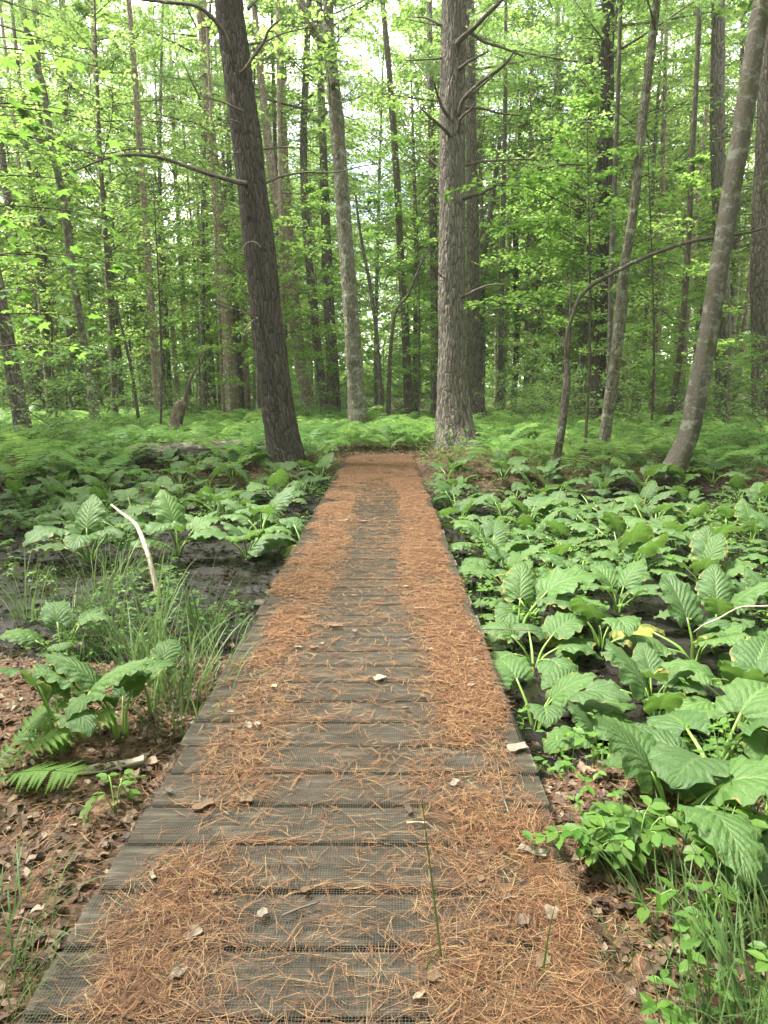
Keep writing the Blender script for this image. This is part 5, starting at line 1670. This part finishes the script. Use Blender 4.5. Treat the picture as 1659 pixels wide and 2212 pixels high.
stick('dead_twig', 'pale forked twig hanging over the right cabbages', [at(1498, 1366, 4.6), at(1520, 1350, 4.5), at(1554, 1335, 4.45), at(1599, 1312, 4.4), at(1659, 1309, 4.3), at(1720, 1300, 4.2)], .004, .007, 'palewood', 6, 'twig')
g = on_ground(1455, 1035)
stick('fallen_branch', 'thin fallen branch sloping up to the right frame edge', [Vector((6.6, 12.6, gh(6.6, 12.6))), Vector((7.2, 12.4, .35)), Vector((8.0, 12.0, .85))], .02, .012, 'bark_lichen', 8, 'branch')
gl = [on_ground(x, y) + Vector((0, 0, .02)) for x, y in ((185, 1672), (230, 1662), (280, 1664), (332, 1655))]
def flake(name, label, ctr, L, W, rz, mat, cat, seed, group=None, th=.003, curl=.22):
    """a curled irregular flake with thickness"""
    r_ = random.Random(seed)
    n, m = 7, 4
    V = []
    for lay in (0, 1):
        for i in range(n):
            for j in range(m):
                u = i / (n - 1) - .5; v = j / (m - 1) - .5
                k = 1 + .25 * math.sin(u * 7 + seed) * (1 if j in (0, m - 1) else .3) + r_.uniform(-.12, .12) if lay == 0 else None
                if lay == 0: 
                    w = W * (1 - 1.3 * u * u) * k
                    x = u * L * (1 + .1 * r_.uniform(-1, 1) * (abs(v) > .3)); y = v * w
                    z = curl * W * (4 * v * v) * .5 + curl * L * .15 * u * u + r_.uniform(-.002, .002)
                    V.append((x, y, z))
                else:
                    x, y, z = V[i * m + j]; V.append((x, y, z + th))
    F = []
    N = n * m
    for i in range(n - 1):
        for j in range(m - 1):
            a = i * m + j
            F += [(a, a + 1, a + 1 + m, a + m), (N + a, N + a + m, N + a + 1 + m, N + a + 1)]
    rim = [i * m for i in range(n)] + [(n - 1) * m + j for j in range(1, m)] + [i * m + m - 1 for i in range(n - 2, -1, -1)] + [j for j in range(m - 2, 0, -1)]
    for a, b in zip(rim, rim[1:] + rim[:1]): F.append((b, a, N + a, N + b))
    mb = MB(); mb.add(V, F)
    return tag(link(name, mb.mesh(name, M[mat], False), None, ctr, (random.gauss(0, .06), random.gauss(0, .06), rz)), label, cat, group)
g = on_ground(235, 1670)
flake('bark_strip', 'long grey curl of lichen covered bark lying beside the near fern', g + Vector((0, 0, .012)), .30, .06, .12, 'palewood', 'bark', 3, None, .008, .5)
g = on_ground(310, 1662)
flake('bark_strip', 'short tan bark curl at the left boardwalk edge by the fern', g + Vector((0, 0, .012)), .12, .06, .3, 'barkchip', 'bark', 5, None, .006, .6)
g = on_ground(35, 1770)
flake('bark_strip', 'pale bark piece standing out on the near left litter', g + Vector((0, 0, .01)), .10, .05, 1.3, 'barkchip', 'bark', 8, None, .008, .5)
DK = [
 ('bark_chip', 'big pale bark chip in the middle of the boardwalk', 820, 1472, .085, .07, .9, 'barkchip', 'bark chip'),
 ('bark_chip', 'weathered grey bark flake in the far middle of the boardwalk', 742, 1128, .16, .09, .2, 'greychip', 'bark chip'),
 ('bark_chip', 'smaller grey bark flake right of the far grey one', 785, 1130, .12, .07, -.2, 'greychip', 'bark chip'),
 ('dead_leaf', 'tan lobed oak leaf left of centre on the boardwalk', 725, 1358, .11, .06, .1, 'deadleaf', 'leaf'),
 ('bark_chip', 'reddish bark chip on the right needle drift halfway along', 910, 1320, .13, .05, -.2, 'barkchip', 'bark chip'),
 ('bark_chip', 'crumbled white bark heap at the right boardwalk edge', 1118, 1625, .11, .08, .3, 'greychip', 'bark chip'),
 ('bark_chip', 'crumbled pale bark under the bright green sprig', 1150, 1850, .12, .06, -.5, 'greychip', 'bark chip'),
 ('bark_chip', 'square pale bark piece off the right edge beside the sprig', 1222, 1838, .05, .04, 1.2, 'greychip', 'bark chip'),
 ('bark_chip', 'dark triangular bark chip on the near right needles', 1128, 2002, .055, .05, .6, 'darkchip', 'bark chip'),
 ('bark_chip', 'pale stubby bark piece at the bottom of the boardwalk', 905, 2165, .05, .018, .7, 'barkchip', 'bark chip'),
 ('dead_leaf', 'small tan leaf under the bent grass blade', 937, 2122, .05, .04, .4, 'deadleaf', 'leaf'),
 ('dead_leaf', 'long curled tan leaf on the near left needles', 440, 1750, .10, .05, .6, 'deadleaf', 'leaf'),
 ('dead_leaf', 'round curled grey leaf beside the long curled tan one', 532, 1738, .06, .05, .2, 'deadleaf', 'leaf'),
 ('dead_leaf', 'ragged grey leaf on the near left boards', 418, 2030, .065, .05, .9, 'greychip', 'leaf'),
 ('dead_leaf', 'crumpled grey leaf against a near board seam', 385, 2115, .07, .04, 1.0, 'greychip', 'leaf'),
 ('dead_leaf', 'small grey leaf in the seam left of centre', 568, 1985, .05, .035, 1.3, 'greychip', 'leaf'),
 ('dead_leaf', 'green tinged dead leaf on a near middle board', 660, 1935, .04, .03, .3, 'deadleaf', 'leaf'),
 ('bark_chip', 'tiny white bark chip among near left needles', 466, 1938, .022, .02, .3, 'barkchip', 'bark chip'),
 ('bark_chip', 'split orange wood sliver in a seam right of centre', 900, 1788, .09, .015, .05, 'barkchip', 'bark chip'),
 ('dead_leaf', 'grey curled leaf on the near right needle drift', 1190, 1985, .07, .05, 1.2, 'greychip', 'leaf'),
 ('dead_leaf', 'pale ragged leaf near the right bottom corner of the boards', 1170, 2090, .07, .04, .7, 'deadleaf', 'leaf'),
 ('bark_chip', 'brown curled bark on the right edge two thirds back', 1015, 1280, .10, .04, -.4, 'barkchip', 'bark chip'),
 ('dead_leaf', 'dark rolled leaf right of centre on the boards', 875, 1537, .05, .03, 0, 'darkchip', 'leaf'),
 ('dead_leaf', 'brown oak leaf on the left needles past the big chip', 680, 1405, .07, .05, .3, 'deadleaf', 'leaf'),
 ('bark_chip', 'white flake on the left needle drift beside the tan chips', 498, 1546, .04, .03, .1, 'greychip', 'bark chip'),
 ('bark_chip', 'pair-sized pale flake on the left needle drift', 535, 1578, .05, .03, -.3, 'greychip', 'bark chip'),
]
for k, (nm_, lb, px, py, L, W, rz, mt, ct) in enumerate(DK):
    p = on_deck(px, py)
    if p.x > DX1: p.z = gh(p.x, p.y)
    flake(nm_, lb, p + Vector((0, 0, .018)), L * .8, W * .75, rz, mt, ct, 100 + k)
for k in range(60):
    y = DY0 + .3 + math.exp(random.uniform(0, math.log(9))) * 1.5 - 1.5 + random.random(); x = random.uniform(DX0 + .05, DX1 - .05)
    if random.random() > .25 + float(needle_density(np.array([x]), np.array([y]))[0]): continue
    lf = random.random() < .5
    flake('dead_leaf' if lf else 'bark_chip', 'small curled dead leaf scattered on the needles' if lf else 'small pale bark crumb scattered on the needles', Vector((x, y, .02)), random.uniform(.018, .05), random.uniform(.014, .03), random.uniform(0, 3), random.choice(['deadleaf', 'deadleaf', 'greychip', 'darkchip']) if lf else random.choice(['barkchip', 'deadleaf', 'greychip']), 'leaf' if lf else 'bark chip', 300 + k, 'dead leaves scattered on the boardwalk' if lf else 'bark crumbs scattered on the boardwalk', .003)
for pts, lb in [([(880, 1385), (910, 1383), (945, 1379)], 'thin dark twig lying across the right of the boardwalk'), ([(1040, 1365), (1100, 1366), (1160, 1368)], 'thin dark twig poking over the right boardwalk edge'),
                ([(610, 1990), (645, 1975), (690, 1960)], 'short pale twig beside a near board seam'), ([(1075, 1660), (1085, 1720), (1100, 1770)], 'thin curved twig on the right needle drift'), ([(470, 1868), (420, 1882), (385, 1890)], 'tiny stub of dark twig on the near left boards')]:
    stick('twig', lb, [on_deck(*p) + Vector((0, 0, .018)) for p in pts], .004, .003, 'deadwood', 6, 'twig')
# pine cone at the near right
def cone(label, p, L, rz):
    t = thing('pine_cone', label, 'pine cone', p, rz)
    mb = MB(); V, F, uv = tube([(-L / 2, 0, 0), (0, 0, 0), (L / 2, 0, 0)], [L * .1, L * .14, L * .04], 8, 8); mb.add(V, F, 0, uv)
    link('core', mb.mesh('core', M['cone']), t)
    mb = MB(); mb.add([(0, -.5, 0), (0, .5, 0), (1, .35, .12), (1, -.35, .12), (1.15, 0, .2)], [(0, 1, 2, 3), (3, 2, 4)]); sm = mb.mesh('scale', M['cone'], False)
    for i in range(44):
        f = i / 44; a = i * 2.4
        r = L * .13 * math.sin(math.pi * (.12 + .8 * f)) 
        d = Vector((.75, math.cos(a) * .66, math.sin(a) * .66)).normalized()
        o = link('scale', sm, t, (-L / 2 + f * L, math.cos(a) * r * .6, math.sin(a) * r * .6), None, L * .15)
        o.rotation_mode = 'QUATERNION'; o.rotation_quaternion = d.to_track_quat('X', 'Z')
p = on_ground(1387, 1990); cone('brown pine cone lying in the near right litter', p + Vector((0, 0, .018)), .075, .5)
p = on_deck(882, 1758); cone('dark slim pine cone lying on a board right of centre', p + Vector((0, 0, .02)), .055, 1.9)

# ------------------------------------------------------------------ thin summer air between the trunks
mb = MB(); box(mb, -130, 130, -46, 135, -3.0, 33)
hz = tag(link('haze', mb.mesh('haze', NT('forest_haze').m, False)), kind='stuff')
hm = hz.data.materials[0].node_tree
for l in list(hm.links): hm.links.remove(l)
hv = hm.nodes.new('ShaderNodeVolumePrincipled')
hv.inputs['Color'].default_value = (0.93, 0.97, 0.90, 1)
hv.inputs['Density'].default_value = 0.0006
hm.links.new(hv.outputs[0], hm.nodes['Material Output'].inputs['Volume'])

# ------------------------------------------------------------------ labels by what stands beside
LMK = [(30, 'left edge trunk'), (178, 'mottled slender maple'), (288, 'bowed thin sapling'), (392, 'slanted stump'), (490, 'reddish pale pine'), (577, 'dark leaning pine'), (680, 'twiggy slim pine'), (760, 'forked lichen maple'),
       (878, 'dark slender maple'), (977, 'broad pale pine'), (1110, 'crook-stemmed dark trunk'), (1225, 'bent tree'), (1338, 'crooked maple'), (1520, 'smooth leaning maple'), (1642, 'right edge pine')]
BIGORD = ORD + [f'{t}-{o}' for t in ('twenty', 'thirty') for o in ORD[:9]]
for key, objs in RANKED.items():
    slots = {}
    for o in objs:
        px = 829.5 + FPX * (o.location.x / (o.location.y * math.cos(PITCH) + .27)) + 6
        i = sum(1 for a, _ in LMK if a < px)
        slots.setdefault(i, []).append(o)
    for i, lst in slots.items():
        lst.sort(key=lambda o: o.location.y)
        where = f'left of the {LMK[0][1]}' if i == 0 else f'right of the {LMK[-1][1]}' if i == len(LMK) else f'between the {LMK[i - 1][1]} and {LMK[i][1]}'
        for k, o in enumerate(lst):
            o['label'] = f'{key}, {BIGORD[min(k, 33)]} nearest {where}'
for lab, lst in FROWS.items():
    lst.sort(key=lambda o: o.location.y)
    n = 11
    for r in range(0, len(lst), n):
        row = sorted(lst[r:r + n], key=lambda o: o.location.x)
        short = lab.replace('arching light green ', '').replace('light green ', '').replace(' growing', '')
        for k, o in enumerate(row):
            o['label'] = f'{short}, {ORD[r // n]} row back, {ORD[k]} from left'
seen = {}
for o in COL.objects:
    if o.get('category') == 'grass' and o.get('group'):
        seen.setdefault(o['label'], []).append(o)
for lab, lst in seen.items():
    lst.sort(key=lambda o: o.location.y)
    for k, o in enumerate(lst):
        o['label'] = f'{lab}, {ORD[k]} from the camera'
